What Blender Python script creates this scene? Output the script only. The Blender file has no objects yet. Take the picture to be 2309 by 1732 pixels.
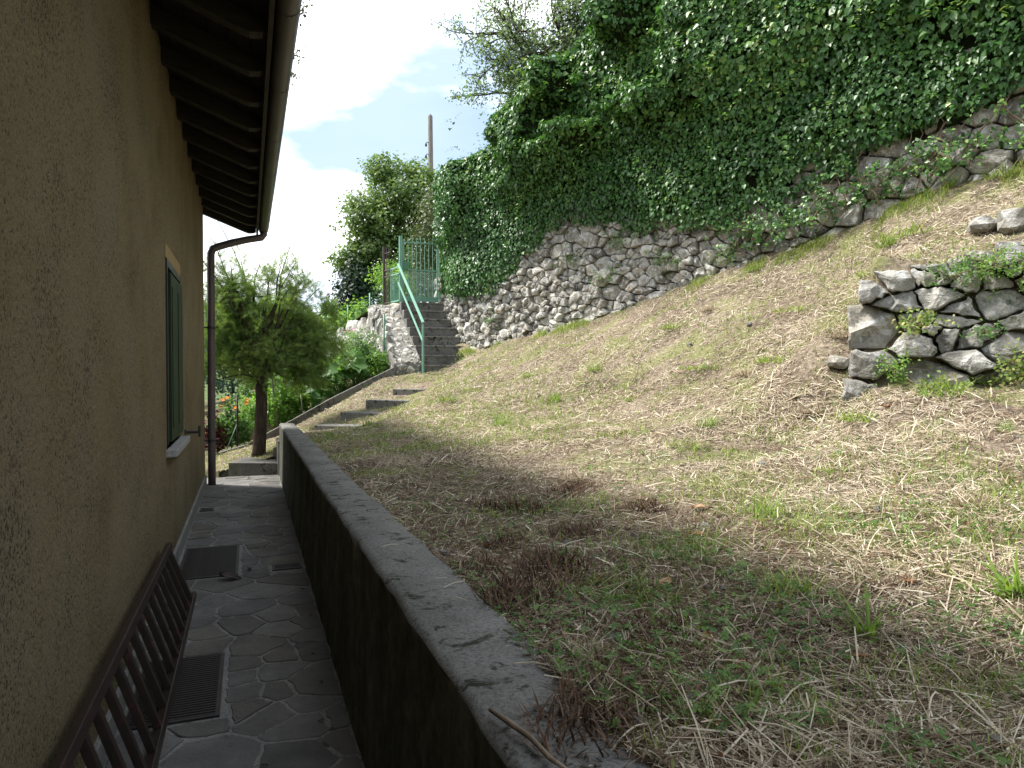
import bpy, bmesh, math, random
import numpy as np
from mathutils import Vector, Matrix, noise as mnoise

R = math.radians
SC = bpy.context.scene
COL = SC.collection

# ------------------------------------------------------------------ camera
CAM_Z = 1.6
YAW, PITCH = R(20.383), R(1.108)
cam_data = bpy.data.cameras.new('camera')
cam_data.sensor_fit = 'HORIZONTAL'; cam_data.sensor_width = 36.0
cam_data.lens = 1600.0 / 2309.0 * 36.0
cam_data.clip_start = 0.05; cam_data.clip_end = 5000
cam = bpy.data.objects.new('camera', cam_data); COL.objects.link(cam)
cam.location = (0, 0, CAM_Z)
_fw = Vector((math.sin(YAW) * math.cos(PITCH), math.cos(YAW) * math.cos(PITCH), -math.sin(PITCH)))
cam.rotation_euler = _fw.to_track_quat('-Z', 'Y').to_euler()
SC.camera = cam

# ------------------------------------------------------------------ light
SUN_DIR = Vector((-0.57, 0.40, 1.0)).normalized()          # towards the sun: behind the house, high
SUN_EL = math.asin(SUN_DIR.z)
sun_data = bpy.data.lights.new('sun', 'SUN')
sun_data.energy = 4.0; sun_data.angle = R(10.0); sun_data.color = (1.0, 0.96, 0.90)
sun = bpy.data.objects.new('sun', sun_data); COL.objects.link(sun)
sun.location = (0, 0, 30)
sun.rotation_euler = (-SUN_DIR).to_track_quat('-Z', 'Y').to_euler()

world = bpy.data.worlds.new('World'); SC.world = world; world.use_nodes = True
wn, wl = world.node_tree.nodes, world.node_tree.links
wn.clear()
w_out = wn.new('ShaderNodeOutputWorld'); w_bg = wn.new('ShaderNodeBackground')
w_bg.inputs['Strength'].default_value = 0.10
sky = wn.new('ShaderNodeTexSky'); sky.sky_type = 'NISHITA'; sky.sun_disc = False
sky.sun_elevation = SUN_EL; sky.sun_rotation = math.atan2(SUN_DIR.x, SUN_DIR.y)
sky.air_density = 1.0; sky.dust_density = 2.0; sky.ozone_density = 1.0; sky.altitude = 300
w_tc = wn.new('ShaderNodeTexCoord'); w_map = wn.new('ShaderNodeMapping')
w_map.inputs['Scale'].default_value = (1.0, 1.0, 2.4)
w_map.inputs['Location'].default_value = (3.1, 0.7, 0.4)
w_n1 = wn.new('ShaderNodeTexNoise'); w_n1.inputs['Scale'].default_value = 2.3
w_n1.inputs['Detail'].default_value = 7; w_n1.inputs['Roughness'].default_value = 0.52
w_r1 = wn.new('ShaderNodeValToRGB')
w_r1.color_ramp.elements[0].position = 0.42; w_r1.color_ramp.elements[0].color = (0.35, 0.35, 0.35, 1)
w_r1.color_ramp.elements[1].position = 0.60; w_r1.color_ramp.elements[1].color = (1, 1, 1, 1)
w_n2 = wn.new('ShaderNodeTexNoise'); w_n2.inputs['Scale'].default_value = 3.4
w_n2.inputs['Detail'].default_value = 5
w_r2 = wn.new('ShaderNodeValToRGB')
w_r2.color_ramp.elements[0].position = 0.40; w_r2.color_ramp.elements[0].color = (3.2, 4.1, 5.4, 1)
w_r2.color_ramp.elements[1].position = 0.56; w_r2.color_ramp.elements[1].color = (11.0, 11.0, 10.9, 1)
w_mix = wn.new('ShaderNodeMixRGB')
wl.new(w_tc.outputs['Generated'], w_map.inputs['Vector'])
for n in (w_n1, w_n2): wl.new(w_map.outputs['Vector'], n.inputs['Vector'])
wl.new(w_n1.outputs['Fac'], w_r1.inputs['Fac']); wl.new(w_n2.outputs['Fac'], w_r2.inputs['Fac'])
wl.new(w_r1.outputs['Color'], w_mix.inputs['Fac'])
wl.new(sky.outputs['Color'], w_mix.inputs['Color1']); wl.new(w_r2.outputs['Color'], w_mix.inputs['Color2'])
wl.new(w_mix.outputs['Color'], w_bg.inputs['Color']); wl.new(w_bg.outputs['Background'], w_out.inputs['Surface'])

SC.view_settings.view_transform = 'Standard'; SC.view_settings.look = 'None'
SC.view_settings.gamma = 1.0; SC.view_settings.use_curve_mapping = False
SC.view_settings.exposure = 1.22
SC.render.engine = 'CYCLES'
SC.cycles.max_bounces = 6; SC.cycles.diffuse_bounces = 4; SC.cycles.glossy_bounces = 2
SC.cycles.transmission_bounces = 3; SC.cycles.transparent_max_bounces = 4
SC.cycles.use_denoising = True
SC.cycles.caustics_reflective = False; SC.cycles.caustics_refractive = False

# ------------------------------------------------------------------ helpers
rs = np.random.RandomState(7)
random.seed(7)

def obj(name, me, mat=None, parent=None, kind=None):
    if mat is not None and not me.materials:
        me.materials.append(mat)
    o = bpy.data.objects.new(name, me); COL.objects.link(o)
    if parent is not None:
        o.parent = parent
    if kind: o['kind'] = kind
    return o

def tag(o, label=None, cat=None, group=None, kind=None):
    if label: o['label'] = label
    if cat: o['category'] = cat
    if group: o['group'] = group
    if kind: o['kind'] = kind
    return o

def thing(name, label, cat, loc=(0, 0, 0), group=None):
    o = bpy.data.objects.new(name, None); COL.objects.link(o)
    o.location = loc; o.empty_display_size = 0.1
    return tag(o, label, cat, group)

def local(o, parent):
    """child built in world coordinates under an Empty that was moved"""
    o.parent = parent
    o.matrix_parent_inverse = Matrix.Translation(parent.location).inverted()
    return o

class MB:
    def __init__(self): self.v = []; self.f = []
    def add(self, vs, fs):
        b = len(self.v); self.v += [tuple(p) for p in vs]
        self.f += [tuple(i + b for i in f) for f in fs]; return self
    def box(self, lo, hi):
        (a, b, c), (d, e, f) = lo, hi
        vs = [(a,b,c),(d,b,c),(d,e,c),(a,e,c),(a,b,f),(d,b,f),(d,e,f),(a,e,f)]
        return self.add(vs, [(3,2,1,0),(4,5,6,7),(0,1,5,4),(1,2,6,5),(2,3,7,6),(3,0,4,7)])
    def bar(self, p, q, w, t, up=(0, 0, 1)):
        p, q = Vector(p), Vector(q); d = (q - p).normalized()
        u = Vector(up); s = d.cross(u)
        if s.length < 1e-4: s = d.cross(Vector((1, 0, 0)))
        s.normalize(); u = s.cross(d).normalized()
        s *= w / 2; u *= t / 2
        vs = [p-s-u, p+s-u, p+s+u, p-s+u, q-s-u, q+s-u, q+s+u, q-s+u]
        return self.add(vs, [(3,2,1,0),(4,5,6,7),(0,1,5,4),(1,2,6,5),(2,3,7,6),(3,0,4,7)])
    def tube(self, pts, rad, n=8, cap=True):
        pts = [Vector(p) for p in pts]
        if not hasattr(rad, '__len__'): rad = [rad] * len(pts)
        b = len(self.v); ref = None
        for i, p in enumerate(pts):
            d = (pts[min(i+1, len(pts)-1)] - pts[max(i-1, 0)])
            d = d.normalized() if d.length > 1e-9 else Vector((0, 0, 1))
            if ref is None:
                ref = d.orthogonal().normalized()
            s = (ref - d * ref.dot(d))
            s = s.normalized() if s.length > 1e-5 else d.orthogonal().normalized()
            ref = s; t = d.cross(s)
            for k in range(n):
                a = 2 * math.pi * k / n
                self.v.append(tuple(p + (s * math.cos(a) + t * math.sin(a)) * rad[i]))
        for i in range(len(pts) - 1):
            for k in range(n):
                k2 = (k + 1) % n
                self.f.append((b+i*n+k, b+i*n+k2, b+(i+1)*n+k2, b+(i+1)*n+k))
        if cap:
            self.f.append(tuple(b + k for k in range(n))[::-1])
            self.f.append(tuple(b + (len(pts)-1)*n + k for k in range(n)))
        return self
    def mesh(self, name, smooth=False):
        me = bpy.data.meshes.new(name); me.from_pydata(self.v, [], self.f); me.update()
        if smooth: me.polygons.foreach_set('use_smooth', [True] * len(me.polygons))
        return me
    def build(self, name, mat, parent=None, smooth=False, bevel=0, kind=None):
        o = obj(name, self.mesh(name, smooth), mat, parent, kind)
        if bevel:
            m = o.modifiers.new('bevel', 'BEVEL'); m.width = bevel; m.segments = 2; m.limit_method = 'ANGLE'
        return o

def big_mesh(name, verts, tris_or_quads, attrs=None, smooth=False):
    """verts (n,3), faces (m,k) numpy -> mesh, fast"""
    me = bpy.data.meshes.new(name)
    m, k = tris_or_quads.shape
    me.vertices.add(len(verts)); me.loops.add(m * k); me.polygons.add(m)
    me.vertices.foreach_set('co', np.ascontiguousarray(verts, dtype=np.float32).ravel())
    me.loops.foreach_set('vertex_index', np.ascontiguousarray(tris_or_quads, dtype=np.int32).ravel())
    me.polygons.foreach_set('loop_start', np.arange(0, m * k, k, dtype=np.int32))
    me.polygons.foreach_set('loop_total', np.full(m, k, dtype=np.int32))
    me.update(calc_edges=True)
    if attrs:
        for an, av in attrs.items():
            a = me.attributes.new(an, 'FLOAT', 'POINT')
            a.data.foreach_set('value', np.ascontiguousarray(av, dtype=np.float32))
    if smooth: me.polygons.foreach_set('use_smooth', np.ones(m, dtype=bool))
    return me

def unit(a):
    return a / np.maximum(np.linalg.norm(a, axis=-1, keepdims=True), 1e-9)

def instance(T, F, P, X, Y, Z, S, rnd=None):
    """stamp template verts T (k,3) with faces F (m,j) at points P with frames X,Y,Z and sizes S"""
    n, k = len(P), len(T)
    S = np.asarray(S, float)
    if S.ndim == 1: S = np.stack([S, S, S], 1)
    V = (P[:, None, :] + T[None, :, 0:1] * (X * S[:, 0:1])[:, None, :] + T[None, :, 1:2] * (Y * S[:, 1:2])[:, None, :]
         + T[None, :, 2:3] * (Z * S[:, 2:3])[:, None, :]).reshape(-1, 3)
    FF = (F[None] + (np.arange(n) * k)[:, None, None]).reshape(-1, F.shape[1])
    r = np.repeat(rs.rand(n) if rnd is None else rnd, k)
    return V, FF, r

def frames(N, rng=rs, spin=None):
    """random tangent frames about normals N"""
    N = unit(N); n = len(N)
    a = rng.normal(size=(n, 3)) if spin is None else spin
    X = unit(a - N * np.sum(a * N, 1, keepdims=True))
    return X, np.cross(N, X), N

def vnoise(x, y, scale, seed=0):
    """2-D value noise in 0..1"""
    x = np.asarray(x, float) / scale + 1000.0; y = np.asarray(y, float) / scale + 1000.0
    xi, yi = np.floor(x).astype(np.int64), np.floor(y).astype(np.int64)
    fx, fy = x - xi, y - yi
    fx = fx * fx * (3 - 2 * fx); fy = fy * fy * (3 - 2 * fy)
    def hh(a, b):
        n = (a * 374761393 + b * 668265263 + seed * 982451653) & 0x7fffffff
        n = ((n ^ (n >> 13)) * 1274126177) & 0x7fffffff
        return ((n ^ (n >> 16)) & 0xffff) / 65535.0
    return (hh(xi, yi) * (1 - fx) + hh(xi + 1, yi) * fx) * (1 - fy) + (hh(xi, yi + 1) * (1 - fx) + hh(xi + 1, yi + 1) * fx) * fy

def fnoise(x, y, scale, seed=0):
    return (vnoise(x, y, scale, seed) * 0.55 + vnoise(x, y, scale / 2.1, seed + 1) * 0.3 + vnoise(x, y, scale / 4.3, seed + 2) * 0.15)

# ------------------------------------------------------------------ materials
class NT:
    def __init__(self, name):
        self.m = bpy.data.materials.new(name); self.m.use_nodes = True
        self.t = self.m.node_tree; self.n = self.t.nodes; self.l = self.t.links
        self.bsdf = self.n['Principled BSDF']; self.out = self.n['Material Output']
        self.tc = self.n.new('ShaderNodeTexCoord')
    def noise(self, scale, detail=4, rough=0.55, coord='Object', stretch=None, dist=0):
        n = self.n.new('ShaderNodeTexNoise'); n.inputs['Scale'].default_value = scale
        n.inputs['Detail'].default_value = detail; n.inputs['Roughness'].default_value = rough
        n.inputs['Distortion'].default_value = dist
        src = self.tc.outputs[coord]
        if stretch:
            mp = self.n.new('ShaderNodeMapping'); mp.inputs['Scale'].default_value = stretch
            self.l.new(src, mp.inputs['Vector']); src = mp.outputs['Vector']
        self.l.new(src, n.inputs['Vector']); return n.outputs['Fac']
    def ramp(self, fac, stops):
        r = self.n.new('ShaderNodeValToRGB'); e = r.color_ramp.elements
        while len(e) < len(stops): e.new(0.5)
        for el, (p, c) in zip(e, stops):
            el.position = p; el.color = (*c, 1) if hasattr(c, '__len__') else (c, c, c, 1)
        self.l.new(fac, r.inputs['Fac']); return r.outputs['Color']
    def mix(self, fac, a, b, mode='MIX'):
        m = self.n.new('ShaderNodeMixRGB'); m.blend_type = mode
        for i, s in (('Fac', fac), ('Color1', a), ('Color2', b)):
            if hasattr(s, 'is_linked') or hasattr(s, 'links'): self.l.new(s, m.inputs[i])
            elif hasattr(s, '__len__'): m.inputs[i].default_value = (*s, 1)
            else: m.inputs[i].default_value = s
        return m.outputs['Color']
    def attr(self, name='rnd'):
        a = self.n.new('ShaderNodeAttribute'); a.attribute_name = name; return a.outputs['Fac']
    def objrand(self):
        return self.n.new('ShaderNodeObjectInfo').outputs['Random']
    def color(self, c):
        if hasattr(c, '__len__'): self.bsdf.inputs['Base Color'].default_value = (*c, 1)
        else: self.l.new(c, self.bsdf.inputs['Base Color'])
    def rough(self, r, spec=0.3):
        if hasattr(r, 'links'): self.l.new(r, self.bsdf.inputs['Roughness'])
        else: self.bsdf.inputs['Roughness'].default_value = r
        self.bsdf.inputs['Specular IOR Level'].default_value = spec
    def bump(self, h, strength=0.5, dist=0.01):
        b = self.n.new('ShaderNodeBump'); b.inputs['Strength'].default_value = strength
        b.inputs['Distance'].default_value = dist
        self.l.new(h, b.inputs['Height']); self.l.new(b.outputs['Normal'], self.bsdf.inputs['Normal'])
    def translucent(self, col, fac):
        t = self.n.new('ShaderNodeBsdfTranslucent'); mx = self.n.new('ShaderNodeMixShader')
        mx.inputs['Fac'].default_value = fac
        if hasattr(col, 'links'): self.l.new(col, t.inputs['Color'])
        else: t.inputs['Color'].default_value = (*col, 1)
        self.l.new(self.bsdf.outputs['BSDF'], mx.inputs[1]); self.l.new(t.outputs['BSDF'], mx.inputs[2])
        self.l.new(mx.outputs['Shader'], self.out.inputs['Surface'])

def m_plain(name, stops, scale=6, rough=0.8, spec=0.25, bump=0.0, bscale=40, detail=5, metallic=0, stretch=None):
    t = NT(name); n = t.noise(scale, detail, stretch=stretch)
    t.color(t.ramp(n, stops)); t.rough(rough, spec); t.bsdf.inputs['Metallic'].default_value = metallic
    if bump: t.bump(t.noise(bscale, 5, 0.6), 0.6, bump)
    return t.m

def m_leaf(name, stops, trans=0.25, rough=0.5, spec=0.35, tint=(1.3, 1.35, 0.7)):
    t = NT(name); c = t.ramp(t.attr(), stops)
    t.color(c); t.rough(rough, spec)
    t.translucent(t.mix(1.0, c, tint, 'MULTIPLY'), trans)
    return t.m

def make_plaster():
    t = NT('roughcast_plaster')
    big = t.noise(0.9, 5, 0.6)
    base = t.ramp(big, [(0.3, (0.172, 0.134, 0.074)), (0.5, (0.215, 0.173, 0.10)), (0.7, (0.215, 0.182, 0.12))])
    grain = t.ramp(t.noise(140, 4, 0.7), [(0.3, 0.60), (0.5, 1.0), (0.7, 1.38)])
    base = t.mix(1.0, base, grain, 'MULTIPLY')
    pits = t.noise(72, 7, 0.75, dist=0.3)
    dens = t.noise(2.2, 4, 0.6)
    pm = t.ramp(t.mix(0.18, pits, dens), [(0.415, 1.0), (0.47, 0.0)])
    st = t.ramp(t.noise(9, 6, 0.72, dist=0.6), [(0.58, 0.0), (0.74, 0.45)])
    c = t.mix(st, base, (0.12, 0.105, 0.07))
    c = t.mix(pm, c, (0.052, 0.043, 0.027))
    t.color(c); t.rough(0.95, 0.1)
    h = t.mix(0.5, t.mix(0.30, pits, dens), t.noise(20, 5, 0.6))
    t.bump(h, 1.0, 0.045)
    return t.m

def make_concrete(name, lo, hi, moss=0.0, mosscol=(0.016, 0.018, 0.011), pore=90):
    t = NT(name)
    base = t.ramp(t.noise(4, 6, 0.65), [(0.3, lo), (0.7, hi)])
    sp = t.ramp(t.noise(pore, 3, 0.7), [(0.33, 0.55), (0.5, 1.0), (0.72, 1.25)])
    c = t.mix(1.0, base, sp, 'MULTIPLY')
    if moss > 0:
        mk = t.ramp(t.noise(8.5, 8, 0.74, dist=0.5), [(0.64 - moss * 0.3, 0.0), (0.70 - moss * 0.3, 1.0)])
        c = t.mix(mk, c, mosscol)
    t.color(c); t.rough(0.92, 0.15)
    t.bump(t.mix(0.5, t.noise(pore, 4, 0.7), t.noise(14, 4)), 0.6, 0.008)
    return t.m

def make_algae():
    t = NT('algae_stained_concrete')
    st = t.mix(0.4, t.noise(2.6, 8, 0.74, stretch=(1.0, 1.0, 0.5)), t.noise(11, 7, 0.75, dist=0.5))
    c = t.ramp(st, [(0.36, (0.030, 0.032, 0.021)), (0.48, (0.075, 0.077, 0.056)), (0.58, (0.14, 0.14, 0.115)), (0.70, (0.24, 0.24, 0.205))])
    sp = t.ramp(t.noise(55, 6, 0.75), [(0.56, 0.0), (0.68, 0.8)])
    t.color(t.mix(sp, c, (0.13, 0.13, 0.11))); t.rough(0.95, 0.08)
    t.bump(t.mix(0.5, t.noise(60, 4, 0.7), t.noise(9, 5)), 0.7, 0.012)
    return t.m

def make_stone(name, stops, lichen=0.35, lich_col=(0.50, 0.49, 0.45), orange=0.0, moss=0.0, scale=9, var=0.35):
    t = NT(name)
    n1 = t.noise(scale, 7, 0.62, dist=0.4)
    c = t.ramp(n1, stops)
    r = t.ramp(t.attr('rnd'), [(0.0, (1 - var, 1 - var, 1 - var)), (0.35, (1.02, 0.98, 0.90)), (0.6, (0.92, 0.92, 0.93)), (1.0, (1 + var, 1 + var * .96, 1 + var * .86))])
    c = t.mix(1.0, c, r, 'MULTIPLY')
    if lichen:
        c = t.mix(t.ramp(t.noise(scale * 1.6, 6, 0.7, dist=0.3), [(0.66 - lichen * 0.3, 0.0), (0.72 - lichen * 0.3, 0.85)]), c, lich_col)
    if orange:
        c = t.mix(t.ramp(t.noise(5.5, 4, 0.6), [(0.70 - orange * 0.3, 0.0), (0.80 - orange * 0.3, 0.8)]), c, (0.40, 0.22, 0.07))
    if moss:
        c = t.mix(t.ramp(t.noise(7.0, 6, 0.7), [(0.66 - moss * 0.3, 0.0), (0.74 - moss * 0.3, 0.8)]), c, (0.055, 0.06, 0.025))
    c = t.mix(t.ramp(t.noise(scale * 5, 4, 0.7), [(0.30, 0.55), (0.42, 0.0)]), c, (0.07, 0.065, 0.055))
    t.color(c); t.rough(0.9, 0.2)
    t.bump(t.mix(0.45, t.noise(scale * 1.3, 6, 0.65), t.noise(scale * 6, 5, 0.7)), 0.9, 0.03)
    return t.m

M = {}
M['plaster'] = make_plaster()
M['plaster_band'] = m_plain('smooth_plaster_band', [(0.3, (0.26, 0.19, 0.095)), (0.7, (0.30, 0.225, 0.12))], 8, 0.9, 0.1, 0.004)
M['skirting'] = make_concrete('cement_skirting', (0.17, 0.17, 0.16), (0.24, 0.235, 0.22), 0.0)
M['concrete'] = make_concrete('weathered_concrete', (0.15, 0.145, 0.13), (0.24, 0.235, 0.215), 0.35)
M['concrete_top'] = make_concrete('wall_top_concrete', (0.115, 0.113, 0.104), (0.185, 0.181, 0.168), 0.30, (0.028, 0.030, 0.019))
M['step_concrete'] = make_concrete('step_concrete', (0.11, 0.105, 0.095), (0.21, 0.205, 0.19), 0.30, (0.045, 0.043, 0.033))
M['algae'] = make_algae()
M['mortar'] = make_concrete('pale_joint_mortar', (0.165, 0.161, 0.152), (0.235, 0.229, 0.217), 0.24, (0.05, 0.05, 0.04))
M['paver'] = make_stone('porphyry_paver', [(0.3, (0.092, 0.090, 0.086)), (0.55, (0.132, 0.128, 0.122)), (0.75, (0.17, 0.164, 0.155))], 0.02, (0.17, 0.165, 0.155), 0, 0.05, 4, 0.22)
M['iron'] = m_plain('dark_grate_iron', [(0.3, (0.026, 0.022, 0.021)), (0.7, (0.05, 0.042, 0.04))], 14, 0.6, 0.3, 0.002, 60, metallic=0.4)
M['pit'] = m_plain('pit_shade', [(0.3, (0.012, 0.012, 0.011)), (0.7, (0.02, 0.02, 0.018))], 5, 0.95, 0.05)
M['brown_paint'] = m_plain('peeling_brown_paint', [(0.30, (0.020, 0.013, 0.011)), (0.62, (0.032, 0.019, 0.016)), (0.70, (0.075, 0.026, 0.016)), (0.80, (0.17, 0.07, 0.028))], 7, 0.42, 0.5, 0.002, 50, 7, stretch=(3, 1, 3))
M['wood_dark'] = m_plain('dark_eave_wood', [(0.3, (0.020, 0.016, 0.012)), (0.7, (0.045, 0.035, 0.026))], 5, 0.75, 0.3, 0.004, 30, stretch=(0.6, 6, 6))
M['board_dark'] = m_plain('dark_soffit_board', [(0.3, (0.014, 0.012, 0.010)), (0.7, (0.028, 0.023, 0.018))], 5, 0.8, 0.2, 0.003, 30, stretch=(6, 0.6, 6))
M['gutter'] = m_plain('brown_gutter_metal', [(0.3, (0.05, 0.042, 0.037)), (0.7, (0.075, 0.062, 0.055))], 3, 0.45, 0.45)
M['pipe'] = m_plain('brown_downpipe', [(0.3, (0.060, 0.048, 0.045)), (0.7, (0.085, 0.068, 0.064))], 3, 0.5, 0.4)
M['shutter'] = m_plain('dark_green_shutter_paint', [(0.3, (0.010, 0.022, 0.009)), (0.7, (0.018, 0.036, 0.014))], 3, 0.6, 0.2)
M['frame'] = m_plain('black_window_frame', [(0.3, (0.008, 0.009, 0.008)), (0.7, (0.014, 0.015, 0.013))], 4, 0.5, 0.4)
M['sill'] = make_concrete('stone_sill', (0.26, 0.25, 0.24), (0.34, 0.335, 0.32), 0)
M['black_metal'] = m_plain('black_hardware', [(0.3, (0.012, 0.012, 0.012)), (0.7, (0.02, 0.02, 0.02))], 9, 0.5, 0.4)
M['roof'] = m_plain('roof_tile_clay', [(0.3, (0.20, 0.09, 0.05)), (0.7, (0.30, 0.15, 0.09))], 3, 0.85)
M['green_paint'] = m_plain('pale_green_paint', [(0.25, (0.14, 0.30, 0.215)), (0.7, (0.19, 0.38, 0.285))], 6, 0.45, 0.45, 0.001)
M['green_shaded'] = m_plain('shaded_green_paint', [(0.3, (0.06, 0.19, 0.12)), (0.7, (0.09, 0.25, 0.165))], 6, 0.5, 0.4)  # darker copy of the pale green paint, with shade put into its colour
M['brown_rail'] = m_plain('brown_fence', [(0.3, (0.055, 0.036, 0.032)), (0.7, (0.085, 0.058, 0.05))], 6, 0.5, 0.4)  # plain brown for the far half of the fence panel
M['wire'] = m_plain('galvanised_wire', [(0.3, (0.10, 0.16, 0.14)), (0.7, (0.16, 0.24, 0.21))], 6, 0.5, 0.4)
M['wall_stone'] = make_stone('pale_wall_stone', [(0.25, (0.17, 0.162, 0.14)), (0.5, (0.34, 0.328, 0.295)), (0.75, (0.51, 0.497, 0.46))], 0.45, (0.60, 0.595, 0.57), 0.17, 0.12, 8, 0.62)
M['dry_stone'] = make_stone('grey_drystone', [(0.25, (0.14, 0.136, 0.12)), (0.5, (0.265, 0.258, 0.235)), (0.75, (0.41, 0.402, 0.372))], 0.42, (0.46, 0.455, 0.43), 0.03, 0.16, 6, 0.25)
M['earth_joint'] = m_plain('earth_in_joints', [(0.3, (0.032, 0.026, 0.018)), (0.6, (0.07, 0.058, 0.04)), (0.8, (0.12, 0.105, 0.08))], 12, 0.95, 0.1, 0.02, 30)
M['pier_mortar'] = make_concrete('pier_mortar', (0.15, 0.145, 0.13), (0.26, 0.25, 0.23), 0.25, (0.05, 0.048, 0.04))
M['pebble'] = make_stone('pebble_stone', [(0.25, (0.14, 0.135, 0.125)), (0.5, (0.22, 0.215, 0.2)), (0.75, (0.32, 0.31, 0.29))], 0.1, (0.4, 0.4, 0.38), 0, 0.05, 20, 0.3)
M['bark'] = m_plain('furrowed_bark', [(0.3, (0.028, 0.021, 0.015)), (0.6, (0.062, 0.048, 0.035)), (0.8, (0.11, 0.09, 0.07))], 9, 0.9, 0.1, 0.03, 14, 6, stretch=(3, 3, 0.6))
M['stem'] = m_plain('ivy_wood', [(0.3, (0.13, 0.10, 0.07)), (0.7, (0.26, 0.21, 0.15))], 10, 0.9, 0.1, 0.01, 30)
M['pole_wood'] = m_plain('grey_pole_wood', [(0.3, (0.15, 0.135, 0.12)), (0.7, (0.25, 0.23, 0.21))], 6, 0.9, 0.1, 0.01, 20, stretch=(4, 4, 0.4))
M['ivy'] = m_leaf('ivy_leaf', [(0.0, (0.026, 0.078, 0.022)), (0.40, (0.055, 0.145, 0.034)), (0.75, (0.10, 0.22, 0.048)), (0.93, (0.17, 0.29, 0.065)), (1.0, (0.26, 0.33, 0.09))], 0.26, 0.40, 0.40, (1.2, 1.3, 0.8))
M['ivy_under'] = m_plain('dark_ivy_backing', [(0.3, (0.010, 0.016, 0.007)), (0.6, (0.022, 0.03, 0.013)), (0.8, (0.05, 0.04, 0.025))], 9, 0.95, 0.05, 0.03, 20)
M['oak_leaf'] = m_leaf('broad_tree_leaf', [(0.0, (0.08, 0.14, 0.045)), (0.5, (0.14, 0.22, 0.07)), (1.0, (0.23, 0.30, 0.11))], 0.40)
M['olive_leaf'] = m_leaf('olive_shrub_leaf', [(0.0, (0.045, 0.07, 0.025)), (0.5, (0.085, 0.115, 0.045)), (0.9, (0.15, 0.17, 0.08)), (1.0, (0.24, 0.20, 0.10))], 0.25)
M['dark_leaf'] = m_leaf('dark_evergreen_leaf', [(0.0, (0.010, 0.028, 0.012)), (0.6, (0.02, 0.048, 0.02)), (1.0, (0.04, 0.075, 0.03))], 0.15)
M['juniper'] = m_leaf('juniper_spray', [(0.0, (0.08, 0.14, 0.045)), (0.5, (0.15, 0.235, 0.07)), (0.9, (0.24, 0.32, 0.11)), (1.0, (0.32, 0.28, 0.08))], 0.42, 0.6, 0.2)
M['fresh_leaf'] = m_leaf('fresh_green_leaf', [(0.0, (0.09, 0.19, 0.035)), (0.5, (0.16, 0.30, 0.055)), (1.0, (0.28, 0.42, 0.09))], 0.48)
M['mid_leaf'] = m_leaf('mid_green_leaf', [(0.0, (0.055, 0.13, 0.035)), (0.5, (0.10, 0.205, 0.055)), (1.0, (0.17, 0.29, 0.085))], 0.42)
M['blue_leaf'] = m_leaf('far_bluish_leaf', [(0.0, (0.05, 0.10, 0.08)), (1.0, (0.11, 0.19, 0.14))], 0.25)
M['tree_leaf_sparse'] = m_leaf('small_tree_leaf', [(0.0, (0.09, 0.14, 0.075)), (0.6, (0.14, 0.21, 0.11)), (1.0, (0.22, 0.29, 0.15))], 0.45)
M['straw'] = m_leaf('dry_straw', [(0.0, (0.13, 0.092, 0.062)), (0.3, (0.33, 0.26, 0.178)), (0.7, (0.54, 0.46, 0.335)), (1.0, (0.76, 0.70, 0.57))], 0.25, 0.7, 0.2, (1, 1, 0.9))
M['twig'] = m_leaf('brown_stubble', [(0.0, (0.055, 0.034, 0.024)), (0.6, (0.12, 0.075, 0.05)), (1.0, (0.24, 0.165, 0.11))], 0.05, 0.8, 0.1, (1, 1, 1))
M['grass'] = m_leaf('green_grass_blade', [(0.0, (0.10, 0.17, 0.035)), (0.5, (0.19, 0.27, 0.06)), (0.85, (0.33, 0.38, 0.11)), (1.0, (0.50, 0.44, 0.20))], 0.35, 0.55, 0.3)
M['grass_lush'] = m_leaf('lush_grass_blade', [(0.0, (0.10, 0.18, 0.03)), (0.6, (0.20, 0.30, 0.055)), (1.0, (0.36, 0.42, 0.12))], 0.38, 0.5, 0.35)
M['clover'] = m_leaf('clover_leaf', [(0.0, (0.055, 0.13, 0.03)), (0.6, (0.10, 0.20, 0.045)), (1.0, (0.17, 0.28, 0.07))], 0.35, 0.5, 0.3)
M['dead_leaf'] = m_leaf('dead_brown_leaf', [(0.0, (0.10, 0.05, 0.025)), (0.5, (0.25, 0.13, 0.06)), (1.0, (0.42, 0.28, 0.16))], 0.15, 0.7, 0.2, (1, 0.9, 0.7))
M['dark_dead_leaf'] = m_plain('dark_dead_leaf', [(0.3, (0.03, 0.022, 0.018)), (0.7, (0.06, 0.045, 0.036))], 20, 0.7)
M['orange'] = m_plain('orange_petal', [(0.3, (0.72, 0.20, 0.02)), (0.7, (0.85, 0.32, 0.04))], 9, 0.6)
M['white_petal'] = m_plain('white_petal', [(0.3, (0.72, 0.72, 0.68)), (0.7, (0.82, 0.82, 0.78))], 9, 0.6)
M['pink'] = m_plain('pink_petal', [(0.3, (0.55, 0.14, 0.32)), (0.7, (0.70, 0.28, 0.45))], 9, 0.6)
M['maroon'] = m_leaf('maroon_leaf', [(0.0, (0.06, 0.012, 0.02)), (1.0, (0.16, 0.035, 0.05))], 0.25)

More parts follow.
